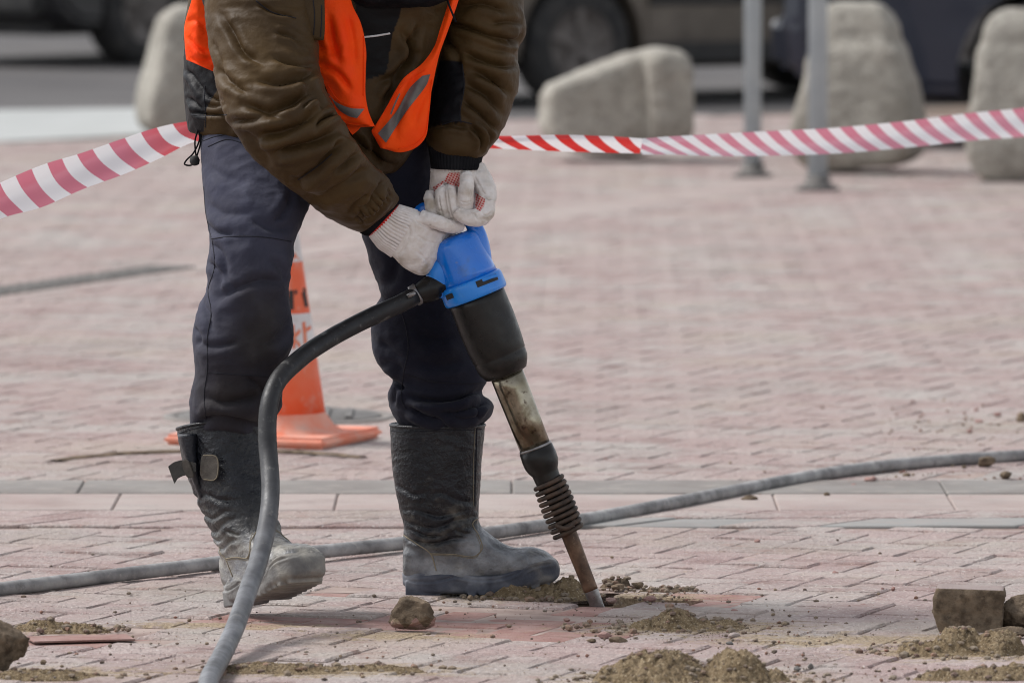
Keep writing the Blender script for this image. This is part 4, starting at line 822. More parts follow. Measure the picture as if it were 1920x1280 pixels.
# stalks and grip bar (closed D) of the handle
hp = [(803, 470, Y0, .017), (792, 440, Y0, .016), (784, 412, Y0, .015), (792, 394, Y0, .0145), (815, 392, Y0 + .0, .0145), (850, 398, Y0, .0145), (876, 408, Y0, .015), (889, 424, Y0, .0165), (897, 450, Y0, .020), (901, 480, Y0, .022), (905, 512, Y0, .020)]
V, F, E = remesh(*merge(tube([np.r_[P(a, b, Y), r] for a, b, Y, r in hp], 90, 24), tube([np.r_[P(868, 470, Y0), .03], np.r_[P(893, 448, Y0), .016], np.r_[P(888, 425, Y0), .013]], 20, 20)), .0022, 4); link('handle_grip', me_from('handle_grip', V, F), M['blue'], jh)
# throttle boss, inlet elbow, hose clamp
V, F, E = remesh(*merge(tube([np.r_[P(840, 488, Y0), .03], np.r_[P(828, 510, Y0 - .005), .030], np.r_[P(826, 530, Y0 - .005), .028], np.r_[P(834, 552, Y0), .022]], 24, 24)), .0022, 2); link('inlet_boss', me_from('inlet_boss', V, F), M['bluelt'], jh)
link('inlet_elbow', me_from('inlet_elbow', *tube([np.r_[P(836, 536, Y0 - .008), .021], np.r_[P(822, 534, Y0 - .012), .023], np.r_[P(810, 540, Y0 - .015), .026], np.r_[P(798, 546, Y0 - .018), .024], np.r_[P(782, 553, Y0 - .02), .019]], 40, 32)), M['blackmet'], jh)
v, f = lathe(P(786, 549, Y0 - .02), P(768, 560, Y0 - .02) - P(786, 549, Y0 - .02), [(0, .019), (.0, .0215), (.003, .0218), (.012, .0218), (.014, .0215), (.014, .019)], 48, False); cl = link('hose_clamp', me_from('hose_clamp', v, f), M['bright'], jh)
v, f = lathe(P(764, 556, Y0 - .051), P(783, 546, Y0 - .051) - P(764, 556, Y0 - .051), [(0, .001), (.0, .0045), (.018, .0045), (.018, .001)], 14); link('screw', me_from('screw', v, f), M['bright'], cl)
# locking slots on the collar ring
def slot(px, py, w, h, parent):
    hb = bvh_of(*[np.array(lathe(TA, AX, [(-20 * SC_, 61.3 * SC_), (20 * SC_, 61.3 * SC_)], 64)[0]), lathe(TA, AX, [(-20 * SC_, 61 * SC_), (20 * SC_, 61 * SC_)], 64)[1]])
    n, k = 14, 4; v = []; dx, dy = .933, -.361
    for i in range(n):
        for j in range(k):
            a = (i / (n - 1) - .5) * w; b = (j / (k - 1) - .5) * h; x, y = px + a * dx - b * dy * 1, py + a * dy + b * dx; s_ = on_surf(hb, x, y, .0006); v.append(s_ if s_ is not None else (v[-1] if v else TA))
    link('slot', me_from('slot', v, grid_faces(n, k, False)), M['plastic'], parent)
slot(913, 526, 42, 12, colr); slot(843, 556, 14, 10, colr)
v, f = loft([(899, 524, 901, 531, Y0 - .0585, .003), (915, 518, 917, 524, Y0 - .057, .003), (932, 513, 933, 519, Y0 - .047, .003)], 14, 12, .5); link('latch', me_from('latch', v, f), M['bluelt'], colr)

# ================================================================== HOSES
def hose(name, pts, n, seg, m, colf=None, noise=.0006):
    v, f = tube(pts, n, seg); v = np.array(v); v[:, 2] += noise * vn(v * 30, 2); v[:, 0] += noise * vn(v * 34, 3); me = me_from(name, v, f)
    if colf is not None: set_col(me, colf(v))
    return link(name, me, M[m])
hp = [(779, 554, 16.945), (745, 572, 16.93), (700, 592, 16.91), (640, 622, 16.86), (590, 652, 16.79), (550, 683, 16.72), (520, 715, 16.66), (505, 755, 16.62), (501, 800, 16.60), (503, 850, 16.58), (507, 900, 16.54), (506, 945, 16.50), (500, 990, 16.44), (485, 1050, 16.33), (464, 1110, 16.20), (443, 1170, 15.98), (418, 1225, 15.75), (394, 1275, 15.42), (372, 1325, 15.02)]
A = [np.r_[P(a, b, Y), .0182] for a, b, Y in hp]
for a in A: a[2] = max(a[2], .019)
A.append(np.r_[-.72, 14.2, .019, .0182]); A.append(np.r_[-1.3, 13.2, .019, .0182]); A.append(np.r_[-3.2, 12.6, .019, .0182])
def hcol(v):
    z = v[:, 2] + .06 * fbm(v * 14, 4, 3); k = sstep(.46, .12, z); kk = sstep(.30, .02, z); b = np.array([.016, .016, .018]); g = np.array([.10, .102, .108]); g2 = np.array([.215, .222, .24])
    c = b + (g - b) * k[:, None]; c = c + (g2 - c) * (kk * sstep(-.6, .6, fbm(v * 22, 4, 7)))[:, None]; return c
h1 = hose('air_hose', A, 320, 32, 'hose', hcol); tag(h1, 'thick black rubber air hose curving from the jackhammer down across the left boot', 'hose')
h2p = [(-60, 1114), (0, 1106), (120, 1090), (250, 1075), (400, 1062), (560, 1043), (660, 1032), (750, 1026), (850, 1012), (930, 1001), (1010, 992), (1090, 976), (1180, 960), (1260, 943), (1340, 928), (1420, 911), (1500, 894), (1580, 880), (1670, 868), (1760, 862), (1850, 858), (1930, 852), (2050, 846)]
A = []
for x, y in h2p:
    g = G(x, y + 12, .0); r = .0145; A.append(np.r_[g[0], g[1] + .01, r * .98, r])
n_, s_ = 900, 28
A = np.array(A)
for _ in range(3): A[1:-1, :2] = .5 * A[1:-1, :2] + .25 * (A[2:, :2] + A[:-2, :2])
e0 = A[0] + (A[0] - A[1]) * 6; e1_ = A[-1] + (A[-1] - A[-2]) * 6; e0[3] = e1_[3] = .0145; e0[2] = e1_[2] = .0145; A = np.vstack([e0, A, e1_])
cc = catm(A, n_); lift = .006 * np.clip(vn(np.stack([cc[:, 0] * 2.2, 0 * cc[:, 0], 0 * cc[:, 0]], 1), 4), 0, 1); cc[:, 2] += lift; cc[:, 3] *= 1 + .018 * np.sin(np.arange(n_) * 2 * math.pi / 3.0)
v, f = tube(cc, n_, s_); h2 = link('compressor_hose', me_from('compressor_hose', v, f), M['hose2']); tag(h2, 'grey dusty ribbed hose lying across the whole paving behind the boots', 'hose')

# ================================================================== SAND, STONES, RUBBLE
def pile(label, cx, cy, rx, ry, h, seed, res=.0026, grains=260, spread=1.3, m='sand', peaks=None):
    g = G(cx, cy); RX, RY = rx, ry; nx, ny = int(2 * RX / res), int(2 * RY / res)
    X, Y = np.meshgrid(np.linspace(-RX, RX, nx), np.linspace(-RY, RY, ny), indexing='ij'); p = np.stack([X.ravel() + g[0], Y.ravel() + g[1], 0 * X.ravel() + seed * 3.1], 1)
    rr = np.sqrt((X / RX) ** 2 + (Y / RY) ** 2).ravel() + .22 * fbm(p * 11, 3, seed)
    prof = np.clip(1 - rr, 0, 1) ** .9
    if peaks:
        prof2 = 0 * rr
        for (ax, ay, pr, ph) in peaks: prof2 = np.maximum(prof2, ph * np.exp(-(((X.ravel() + .03 * fbm(p * 16, 2, seed) - ax * RX) / (pr * RX)) ** 2 + ((Y.ravel() - ay * RY) / (pr * RY * 1.2)) ** 2) ** 1.6))
        prof = prof2 * sstep(0, .25, prof)
    rough = .36 * fbm(p * 26, 3, seed + 2) + .22 * abs(fbm(p * 75, 3, seed + 4)) + .10 * fbm(p * 190, 2, seed + 6)
    z = h * (prof * (1 + rough)) + (.10 * h + .0012) * sstep(0, .2, prof) * fbm(p * 110, 3, seed + 5) - .005 + .005 * sstep(.0, .06, prof)
    z = z + .0034 * sstep(.02, .15, prof) * vn(p * 330, seed)
    V = np.stack([p[:, 0], p[:, 1], z], 1); F = grid_faces(nx, ny, False); mx = (prof > .004); F = [q_ for q_ in F if mx[list(q_)].any()]
    used = np.unique(np.array(F)); mp_ = -np.ones(len(V), int); mp_[used] = np.arange(len(used)); V2 = V[used]; F2 = [tuple(int(mp_[i]) for i in q_) for q_ in F]
    o = link('sand_pile', me_from('sand_pile', V2, F2), M[m]); tag(o, label, 'sand pile')
    # loose grains and crumbs around it
    r_ = random.Random(seed); gv, gf, gr_ = [], [], []
    for k in range(grains):
        a = r_.uniform(0, 2 * math.pi); d = r_.uniform(.0, 1) ** .7 * spread; x, y = g[0] + RX * d * math.cos(a), g[1] + RY * d * math.sin(a); s_ = .0010 + .0075 * r_.random() ** 7
        i = int((x - g[0] + RX) / (2 * RX) * (nx - 1)); j = int((y - g[1] + RY) / (2 * RY) * (ny - 1)); zz = 0.0
        if 0 <= i < nx and 0 <= j < ny: zz = max(0, z[i * ny + j])
        v_, f_ = pebble(s_, r_); gv.append(v_ + [x, y, zz + s_ * .3]); gf += [tuple(t + len(gr_) for t in ff) for ff in f_]; gr_ += [r_.choice([.55, .62, .9, .35, .1]) ] * len(v_)
    me = me_from('loose_sand', np.vstack(gv), gf); a_ = me.attributes.new('rnd', 'FLOAT', 'POINT'); a_.data.foreach_set('value', np.array(gr_, np.float32)); s2 = link('loose_sand', me, M['pebble'], o, smooth=False); s2['kind'] = 'stuff'
    return o
bmi = bmesh.new(); bmesh.ops.create_icosphere(bmi, subdivisions=1, radius=1); bmi.verts.ensure_lookup_table(); IV = np.array([tuple(v.co) for v in bmi.verts]); IF = [tuple(v.index for v in f.verts) for f in bmi.faces]; bmi.free()
bmi = bmesh.new(); bmesh.ops.create_icosphere(bmi, subdivisions=5, radius=1); HV = np.array([tuple(v.co) for v in bmi.verts]); HF = [tuple(v.index for v in f.verts) for f in bmi.faces]; bmi.free()
bmi = bmesh.new(); bmesh.ops.create_icosphere(bmi, subdivisions=3, radius=1); KV = np.array([tuple(v.co) for v in bmi.verts]); KF = [tuple(v.index for v in f.verts) for f in bmi.faces]; bmi.free()
IF0 = [IF[i] for i in range(len(IF))]
OV = np.array([(1, 0, 0), (-1, 0, 0), (0, 1, 0), (0, -1, 0), (0, 0, 1), (0, 0, -1)], float); OF = [(0, 2, 4), (2, 1, 4), (1, 3, 4), (3, 0, 4), (2, 0, 5), (1, 2, 5), (3, 1, 5), (0, 3, 5)]
def pebble(s, r_):
    if s < .0032:
        v = OV * np.array([r_.uniform(.8, 1.4), r_.uniform(.8, 1.3), r_.uniform(.6, 1)]) * s; a = r_.uniform(0, 6.3); return v @ rotz(a).T, OF
    v = IV * (1 + .25 * vn(IV * 2.3 + r_.random() * 50, 3))[:, None] * np.array([r_.uniform(.9, 1.5), r_.uniform(.8, 1.3), r_.uniform(.6, .9)]) * s; return v @ rotz(r_.uniform(0, 6.3)).T, IF
pile('crumbly brown sand pile in front of the boot toe, beside the chisel', 1004, 1118, .118, .075, .040, 11, peaks=[(-.30, 0, .34, .95), (.08, .1, .34, .82), (.55, 0, .34, .86), (-.75, 0, .25, .3)], grains=500)
pile('low sand heap right of the chisel point, spreading in a thin tail to the right', 1285, 1176, .125, .10, .034, 12, peaks=[(-.15, 0, .42, 1.0), (.35, .1, .5, .35), (-.6, -.1, .3, .45)], grains=700, spread=1.9)
pile('blurred twin-topped sand mound cut off by the bottom edge of the picture', 1290, 1276, .19, .15, .052, 13, peaks=[(-.28, .1, .46, .9), (.42, .0, .30, .95), (.85, 0, .2, .4), (-.75, 0, .3, .45)], grains=900, spread=1.5)
pile('flat sand spread along the bottom edge right of the air hose', 590, 1256, .21, .085, .014, 14, grains=260, peaks=[(-.4, 0, .5, .8), (.5, 0, .4, .5)])
pile('thin sand spread in the bottom left corner of the picture', 95, 1268, .15, .06, .014, 15, grains=200, peaks=[(-.2, 0, .6, .8)])
pile('dark damp sand streak beside the lifted dark red brick at left', 118, 1180, .105, .045, .017, 16, grains=220, peaks=[(-.4, 0, .5, .9), (.3, 0, .4, .6)])
pile('sand heap in front of the broken paver block at right', 1800, 1222, .13, .10, .046, 17, grains=500, spread=1.5, peaks=[(-.08, 0, .34, 1.0), (.6, 0, .5, .8), (-.5, -.1, .4, .42)])
pile('sand heap in the bottom right corner of the picture', 1868, 1272, .16, .05, .028, 18, grains=200, peaks=[(.2, 0, .7, .8), (-.5, 0, .3, .5)])
pile('small crumbly soil heap at the edge of the chiselled hole', 1150, 1103, .040, .022, .024, 19, grains=140, peaks=[(-.2, 0, .5, .8), (.4, 0, .4, .9)], m='stone')
pile('thin scatter of soil crumbs right of the chiselled hole', 1245, 1107, .055, .018, .008, 20, grains=160, spread=1.6, m='stone')

def rock(name, label, px, py, size, seed, m, cat, group=None, Yo=0.0, rough=.22, hi=False, rz=0.0, cut=None):
    g = G(px, py + Yo); V = (HV if hi else KV).copy(); F = HF if hi else KF
    r_ = np.random.RandomState(seed)
    for k in range(9):       # flattened facets
        n_ = r_.normal(size=3); n_ /= np.linalg.norm(n_); d = r_.uniform(.55, .82); t = V @ n_ - d; V = V - np.clip(t, 0, None)[:, None] * n_ * .9
    V = V * (1 + rough * .7 * fbm(V * 1.6 + seed, 4, seed) + .09 * fbm(V * 6 + seed, 4, seed) - .05 * abs(vn(V * 11, seed)))[:, None]; V = V * np.array(size) / 2; V = V @ rotz(rz).T; V[:, 2] -= V[:, 2].min() + .0015
    o = link(name, me_from(name, V + [g[0], g[1], 0], F), M[m]); tag(o, label, cat, group); return o
st_ = rock('rock', 'brown soil-crusted stone with a reddish underside standing before the boot heel', 781, 1181, (.098, .085, .082), 5, 'stone', 'stone', hi=True)
V = np.array([tuple(v.co) for v in st_.data.vertices]); g_ = G(781, 1181); zz = V[:, 2] / .082; V[:, 0] = g_[0] + (V[:, 0] - g_[0]) * (1.12 - .62 * zz ** 1.4) - .010 * zz; V[:, 1] = g_[1] + (V[:, 1] - g_[1]) * (1.05 - .5 * zz)
st_.data.vertices.foreach_set('co', V.ravel()); st_.data.materials.append(M['redbrick'])
for p in st_.data.polygons:
    if p.center.z < .016 + .010 * math.sin(p.center.x * 160) : p.material_index = 1
# broken paver block at right with a flat worn top and ragged sides
def broken_block(label, px, py, sx, sy, sz, seed, rz, tilt=0.0):
    g = G(px, py); b0 = bmesh.new(); bmesh.ops.create_cube(b0, size=1); bmesh.ops.subdivide_edges(b0, edges=list(b0.edges), cuts=24, use_grid_fill=True)
    V = np.array([tuple(v.co) for v in b0.verts]); F = [tuple(v.index for v in f.verts) for f in b0.faces]; b0.free()
    top = V[:, 2] > .499; V = V * [sx, sy, sz]; R_ = .006
    inner = np.clip(V, [-sx / 2 + R_, -sy / 2 + R_, -sz / 2 + R_], [sx / 2 - R_, sy / 2 - R_, sz / 2 - R_]); d = V - inner; V = inner + d / (np.linalg.norm(d, axis=1)[:, None] + 1e-9) * R_
    N = normals(V, F); k = sstep(sz * .5, sz * .28, V[:, 2]); V = V + N * ((.010 * fbm(V * 26, 4, seed) + .006 * abs(fbm(V * 90, 3, seed + 1))) * (.06 + k))[:, None]; V[:, 0] *= 1 - .12 * sstep(-.1, -.5, V[:, 2] / sz); V = V @ np.array(Matrix.Rotation(tilt, 3, 'Y')).T @ rotz(rz).T; V[:, 2] += sz / 2 - .002
    o = link('broken_paver', me_from('broken_paver', V + [g[0], g[1], 0], F), M['stone']); o.data.materials.append(M['slab'])
    tag(o, label, 'paving stone'); pl = o.data.polygons
    for p in pl:
        if p.normal.z > .8 and p.center.z > sz * .85: p.material_index = 1
    return o
broken_block('broken paver block with a flat dusty top standing behind the right-hand sand heap', 1818, 1182, .132, .09, .088, 4, math.radians(-4), math.radians(1.5))
rock('rock', 'grey brown rock cut off by the right edge of the picture beside the broken paver', 1922, 1180, (.10, .09, .085), 9, 'stone', 'stone', hi=True)
rock('rock', 'dark soil clump wedged between the broken paver and the right picture edge', 1893, 1196, (.075, .05, .028), 19, 'stone', 'stone', hi=True)
rock('rock', 'dark rough stone cut off by the left edge of the picture in the lower corner', -2, 1260, (.115, .12, .115), 13, 'stone', 'stone', hi=True, rough=.3)
# slab pieces: lifted dark red brick at left
def loose_brick(label, px, py, L_, W_, H_, rz, tx, m):
    g = G(px, py); v, f = box((0, 0, 0), (L_, W_, H_)); me = bevelled('loose_brick', v, f, .004, 2); o = link('loose_brick', me, M[m], smooth=False); o.location = (g[0], g[1], H_ / 2 + .001); o.rotation_euler = (tx, 0, rz); tag(o, label, 'brick'); return o
loose_brick('dark red brick lying loose on the paving at the lower left', 150, 1199, .2, .095, .0035, math.radians(14), math.radians(.3), 'redbrick')
# crumbs of rubble one can point at
RUB = [(1405, 938, .040, .018, 'stone', 'largest brown clod touching the near side of the grey hose'), (1550, 931, .017, .015, 'stone', 'single round crumb on the grey band between hose and slabs'), (1632, 905, .040, .020, 'redbrick', 'reddish brown flat clod just below the grey hose'), (1601, 912, .019, .010, 'redbrick', 'small red chip beside the reddish clod below the hose'),
       (1700, 893, .022, .012, 'stone', 'small brown clod touching the hose, left of the clod lying on it'), (1850, 876, .050, .030, 'stone', 'yellowish brown clod leaning on the grey hose near the right edge'), (1886, 898, .040, .022, 'stone', 'pale brown clod in front of the hose nearest the right edge'), (1808, 878, .015, .011, 'stone', 'tiny crumb in front of the hose left of the yellowish clod'),
       (1420, 1016, .016, .009, 'redbrick', 'lone dark red chip on the open paving beyond the middle hose clod'), (1566, 1075, .019, .008, 'redbrick', 'flat dark red chip on the paving right of the chisel'), (1655, 1106, .009, .009, 'redbrick', 'left one of two tiny red chips lying close together'), (1675, 1106, .012, .010, 'redbrick', 'right one of two tiny red chips lying close together'),
       (1619, 1134, .018, .006, 'redbrick', 'thin dark red sliver left of the broken paver block'), (1063, 1164, .015, .010, 'redbrick', 'small red chip in front of the sand pile by the chisel'), (1378, 1146, .018, .008, 'redbrick', 'red chip lying on the tail of the sand heap'), (1376, 1196, .028, .014, 'slab', 'pale rounded pebble in front of the low sand heap'), (1368, 1207, .020, .010, 'iron', 'dark grey pebble in front of the pale rounded pebble'),
       (1160, 1204, .044, .016, 'stone', 'flat brown fragment in front of the low sand heap'), (1135, 1196, .030, .015, 'redbrick', 'dull red fragment beside the flat brown fragment'), (1108, 1203, .022, .009, 'stone', 'dark fragment left of the dull red fragment'), (882, 1124, .015, .012, 'stone', 'small round clod between the boot sole and the sand pile'), (355, 1164, .010, .009, 'stone', 'tiny dark crumb left of the air hose'),
       (82, 1245, .014, .011, 'stone', 'little dark clod near the lower left corner'), (1158, 1106, .040, .016, 'stone', 'flat dark clod perched behind the hole right of the chisel'), (1830, 771, .016, .009, 'redbrick', 'far red chip topmost of the red scatter at right'), (1836, 792, .034, .011, 'redbrick', 'longest far red chip in the scatter at right'), (1818, 811, .018, .011, 'redbrick', 'nearest far red chip in the scatter at right'),
       (1711, 754, .014, .009, 'redbrick', 'farthest single red chip on the open paving'), (1870, 781, .024, .014, 'redbrick', 'far red chunk next to the right edge scatter'), (1915, 790, .035, .03, 'stone', 'dark soil clod at the right edge within the red scatter'), (1495, 1258, .020, .012, 'iron', 'dark pebble on the paving right of the blurred mound'), (1520, 1252, .014, .012, 'iron', 'smaller dark pebble right of the blurred mound'),
       (730, 1258, .02, .008, 'iron', 'dark flat pebble on the sand at the bottom edge'), (1146, 1130, .030, .014, 'redbrick', 'broken red chunk at the near rim of the chiselled hole'), (1218, 1128, .036, .016, 'redbrick', 'broken red chunk right of the chiselled hole'), (1196, 1102, .030, .018, 'stone', 'dark clod on the far rim of the chiselled hole'), (1136, 860, .012, .006, 'redbrick', 'tiny red chip on the paving right of the barrel')]
for k, (x, y, w, h, m, lb) in enumerate(RUB): rock('rubble_piece', lb, x, y, (w, w * .8, h), 30 + k, m, 'rubble', 'bits of rubble scattered on the paving', rough=.3, rz=k * .7)
# fine grit nobody could count
r_ = random.Random(77); gv, gf, gr_ = [], [], []
for k in range(2600):
    t = r_.random()
    if t < .62:
        c = r_.choice([(1010, 1135, 90, 16), (1300, 1190, 130, 22), (1600, 1180, 170, 40), (1250, 1120, 60, 10), (1450, 1215, 160, 30), (760, 1190, 200, 30), (250, 1200, 220, 30), (1560, 1250, 120, 20), (620, 1240, 250, 25)]); x, y = r_.gauss(c[0], c[2]), r_.gauss(c[1], c[3])
    elif t < .74: x, y = r_.gauss(1800, 110), r_.gauss(800, 28)
    elif t < .82: x, y = r_.gauss(1700, 160), r_.gauss(895, 18)
    else: x, y = r_.uniform(-60, 1980), 1000 + 300 * r_.random() ** .7
    if y < 720 or y > 1330: continue
    g = G(x, y); s_ = .0009 + .0040 * r_.random() ** 5; v_, f_ = pebble(s_, r_); gv.append(v_ + [g[0], g[1], .001 + s_ * .4]); gf += [tuple(t_ + len(gr_) for t_ in ff) for ff in f_]; gr_ += [r_.choice([.02, .05, .25, .3, .5, .7] if t < .62 or t > .82 else [.25, .27, .3, .5])] * len(v_)
me = me_from('gravel', np.vstack(gv), gf); a_ = me.attributes.new('rnd', 'FLOAT', 'POINT'); a_.data.foreach_set('value', np.array(gr_, np.float32)); gs = link('gravel', me, M['pebble'], smooth=False); gs['kind'] = 'stuff'

# ================================================================== TRAFFIC CONE
cb = G(515, 822); cb[1] = 21.15; cb[2] = 0; s = 21.15 / FPX
cone = empty('traffic_cone', (cb[0], cb[1], 0), 'orange traffic cone with two scuffed white bands behind the worker\'s legs', 'traffic cone')
def cz(y): return P(515, y, 21.15)[2]
def cr(y): return (97 - (770 - y) * .150) * s
def cone_part(name, ya, yb, m, extra=0.0, par=cone, n=10):
    v, f = lathe((cb[0], cb[1], 0), (0, 0, 1), [(cz(y), cr(y) + extra) for y in np.linspace(yb, ya, n)], 72, False); o = link(name, me_from(name, v, f), m, par); return o
bd = cone_part('cone_body', 255, 772, M['cone']); so = bd.modifiers.new('t', 'SOLIDIFY'); so.thickness = .003
cone_part('white_band', 400, 489, M['white'], .0012); cone_part('white_band', 585, 667, M['white'], .0012)
v, f = lathe((cb[0], cb[1], 0), (0, 0, 1), [(.026, .178), (.030, .172), (.042, .150), (.060, .138), (cz(772), cr(768) + .001), (cz(768), cr(768) - .001)], 72, False); link('skirt', me_from('skirt', v, f), M['conebase'], cone)
v, f = box((cb[0], cb[1], .014), (.425, .425, .028), rotz(math.radians(-19))); link('base', bevelled('base', v, f, .010, 3), M['conebase'], cone, smooth=False)
def cone_mark(poly, m, name, par=cone):
    pv_ = []; hb = None
    for x, y in poly:
        t = (x - 515) * s / (cr(y) + .0022); t = max(-.99, min(.99, t)); a = math.asin(t); r = cr(y) + .0022; pv_.append((cb[0] + r * math.sin(a), cb[1] - r * math.cos(a), cz(y)))
    link(name, me_from(name, pv_, [tuple(range(len(pv_)))]), M[m], par, smooth=False)
for pl in ([(545, 541), (554, 541), (555, 577), (546, 577)], [(556, 541), (575, 538), (577, 546), (557, 549)], [(570, 546), (576, 545), (581, 573), (576, 574)], [(528, 541), (537, 541), (538, 577), (529, 577)], [(537, 555), (546, 555), (546, 562), (537, 562)]): cone_mark(pl, 'blackprint', 'number_mark')
for pl in ([(551, 606), (556, 604), (558, 648), (553, 650)], [(556, 622), (566, 612), (568, 619), (558, 630)], [(558, 630), (568, 640), (567, 650), (557, 636)], [(570, 601), (576, 600), (580, 644), (574, 645)], [(578, 612), (585, 608), (587, 614), (579, 620)], [(536, 606), (548, 604), (548, 611), (537, 613)], [(536, 606), (541, 606), (543, 650), (538, 650)], [(552, 486), (566, 486), (560, 478), (556, 470), (553, 480)]): cone_mark(pl, 'orangeprint', 'letter_mark')

# ================================================================== BARRIER TAPE
TP = [  # top, bottom, distance, stripe phase, colour 0 red 1 pink
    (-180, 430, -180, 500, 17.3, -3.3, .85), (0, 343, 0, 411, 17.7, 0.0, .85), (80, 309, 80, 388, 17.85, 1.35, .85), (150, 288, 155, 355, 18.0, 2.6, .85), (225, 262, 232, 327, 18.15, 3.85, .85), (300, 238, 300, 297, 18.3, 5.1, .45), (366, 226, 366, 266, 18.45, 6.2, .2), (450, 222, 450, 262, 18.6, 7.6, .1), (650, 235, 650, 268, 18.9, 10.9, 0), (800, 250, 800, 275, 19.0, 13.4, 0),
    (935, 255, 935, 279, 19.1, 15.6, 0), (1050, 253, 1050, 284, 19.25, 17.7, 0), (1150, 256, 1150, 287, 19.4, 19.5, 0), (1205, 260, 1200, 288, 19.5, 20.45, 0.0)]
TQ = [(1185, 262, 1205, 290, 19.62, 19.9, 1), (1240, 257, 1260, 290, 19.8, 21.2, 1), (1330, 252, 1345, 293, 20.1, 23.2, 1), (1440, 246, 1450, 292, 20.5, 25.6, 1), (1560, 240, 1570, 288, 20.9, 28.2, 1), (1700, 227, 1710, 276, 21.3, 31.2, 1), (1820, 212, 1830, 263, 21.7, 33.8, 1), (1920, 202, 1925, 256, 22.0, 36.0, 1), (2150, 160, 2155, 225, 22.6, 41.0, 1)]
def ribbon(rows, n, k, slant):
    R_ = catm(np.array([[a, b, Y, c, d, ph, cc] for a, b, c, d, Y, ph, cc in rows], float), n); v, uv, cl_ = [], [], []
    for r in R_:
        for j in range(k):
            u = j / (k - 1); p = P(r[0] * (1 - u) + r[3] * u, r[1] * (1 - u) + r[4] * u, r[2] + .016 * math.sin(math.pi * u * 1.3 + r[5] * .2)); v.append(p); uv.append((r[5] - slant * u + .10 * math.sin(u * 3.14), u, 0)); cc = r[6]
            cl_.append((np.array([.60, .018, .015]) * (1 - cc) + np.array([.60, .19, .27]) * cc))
    return np.array(v), grid_faces(n, k, False), uv, cl_
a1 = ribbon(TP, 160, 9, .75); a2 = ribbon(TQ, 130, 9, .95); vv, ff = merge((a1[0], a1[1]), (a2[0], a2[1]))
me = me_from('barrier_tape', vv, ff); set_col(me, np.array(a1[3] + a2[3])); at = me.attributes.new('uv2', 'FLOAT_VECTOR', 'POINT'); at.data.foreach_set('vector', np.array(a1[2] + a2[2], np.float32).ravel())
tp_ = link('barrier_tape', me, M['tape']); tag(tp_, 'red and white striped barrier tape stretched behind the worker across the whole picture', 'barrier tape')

# ================================================================== POSTS, BOLLARDS
def post(px, py, r, label):
    g = G(px, py); e = empty('metal_post', tuple(g), label, 'post', 'grey sign posts')
    v, f = lathe(g, (0, 0, 1), [(0, r), (2.7, r), (2.71, r * .8)], 32); link('pole', me_from('pole', v, f), M['galv'], e)
    v, f = lathe(g, (0, 0, 1), [(0, r * 2.3), (.012, r * 2.3), (.016, r * 2.1), (.018, r * 1.3), (.06, r * 1.25), (.062, r)], 32); link('base_flange', me_from('base_flange', v, f), M['iron'], e)
    for k in range(4):
        a = k * math.pi / 2 + .7; v, f = lathe(g + [math.cos(a) * r * 1.8, math.sin(a) * r * 1.8, .014], (0, 0, 1), [(0, .009), (.012, .009), (.013, .004)], 6); link('bolt', me_from('bolt', v, f), M['iron'], e)
post(1411, 332, .036, 'thinner looking grey metal post, left of the two posts and farther back'); post(1533, 357, .0385, 'grey metal post in front of the tall concrete bollard, nearer of two')
def bollard(outline_rings, label, Yc, seed, top=None, turn=22):
    """rings: (lx,ly,rx,ry,dy) at distance Yc"""
    v, f = loft([(a, b, c, d, Yc, e) for a, b, c, d, e in outline_rings], 90, 72, .24)
    if top: v, f = merge((v, f), top)
    V, F, E = remesh(v, f, .010, 1)
    c_ = (V.max(0) + V.min(0)) / 2; w0 = V[:, 0].max() - V[:, 0].min(); V = (V - c_) @ rotz(math.radians(turn)).T; V[:, 0] *= w0 / (V[:, 0].max() - V[:, 0].min()); V = V + c_; N = normals(V, F)
    V = V + N * (.006 * fbm(V * 6, 3, seed) - .005 * abs(vn(V * 9, seed + 4)) + .005 * fbm(V * 26, 3, seed + 1))[:, None]; V[:, 2] = np.maximum(V[:, 2], -.02)
    o = link('concrete_bollard', me_from('concrete_bollard', V, F), M['concrete']); tag(o, label, 'bollard', 'concrete bollards along the square'); return o
b1_ = bollard([(1560, 4, 1640, 4, .07), (1548, 12, 1662, 12, .11), (1546, 45, 1688, 45, .150), (1540, 72, 1695, 76, .168), (1529, 86, 1705, 92, .195), (1515, 100, 1712, 112, .21), (1500, 160, 1728, 165, .235), (1482, 220, 1740, 222, .25), (1478, 260, 1745, 262, .26), (1490, 296, 1730, 292, .25), (1520, 318, 1700, 308, .22)], 'tall tapered concrete bollard standing behind the two metal posts', 35.6, 3, None, -13)
b2_ = bollard([(1880, 16, 1960, 16, .08), (1855, 28, 1990, 28, .13), (1840, 52, 2008, 52, .17), (1836, 80, 2012, 80, .182), (1828, 94, 2022, 94, .20), (1820, 160, 2032, 160, .23), (1808, 230, 2044, 230, .25), (1806, 280, 2046, 280, .26), (1822, 318, 2030, 318, .24), (1850, 340, 2000, 340, .21)], 'concrete bollard cut off by the right edge of the picture', 34.9, 5, None, -12)
b3_ = bollard([(330, 8, 395, 4, .06), (300, 25, 430, 20, .13), (285, 60, 445, 60, .17), (270, 120, 455, 120, .21), (254, 170, 462, 170, .235), (250, 215, 466, 215, .24), (262, 240, 455, 240, .22), (285, 252, 430, 252, .19)], 'blurred concrete bollard half hidden behind the worker at left', 39.2, 7, None, 14)
capb = loft([(1212, 262, 1205, 97, 36.62, .24), (1240, 276, 1232, 90, 36.6, .25), (1275, 270, 1272, 93, 36.6, .24), (1300, 252, 1296, 108, 36.6, .22)], 20, 48, .34)
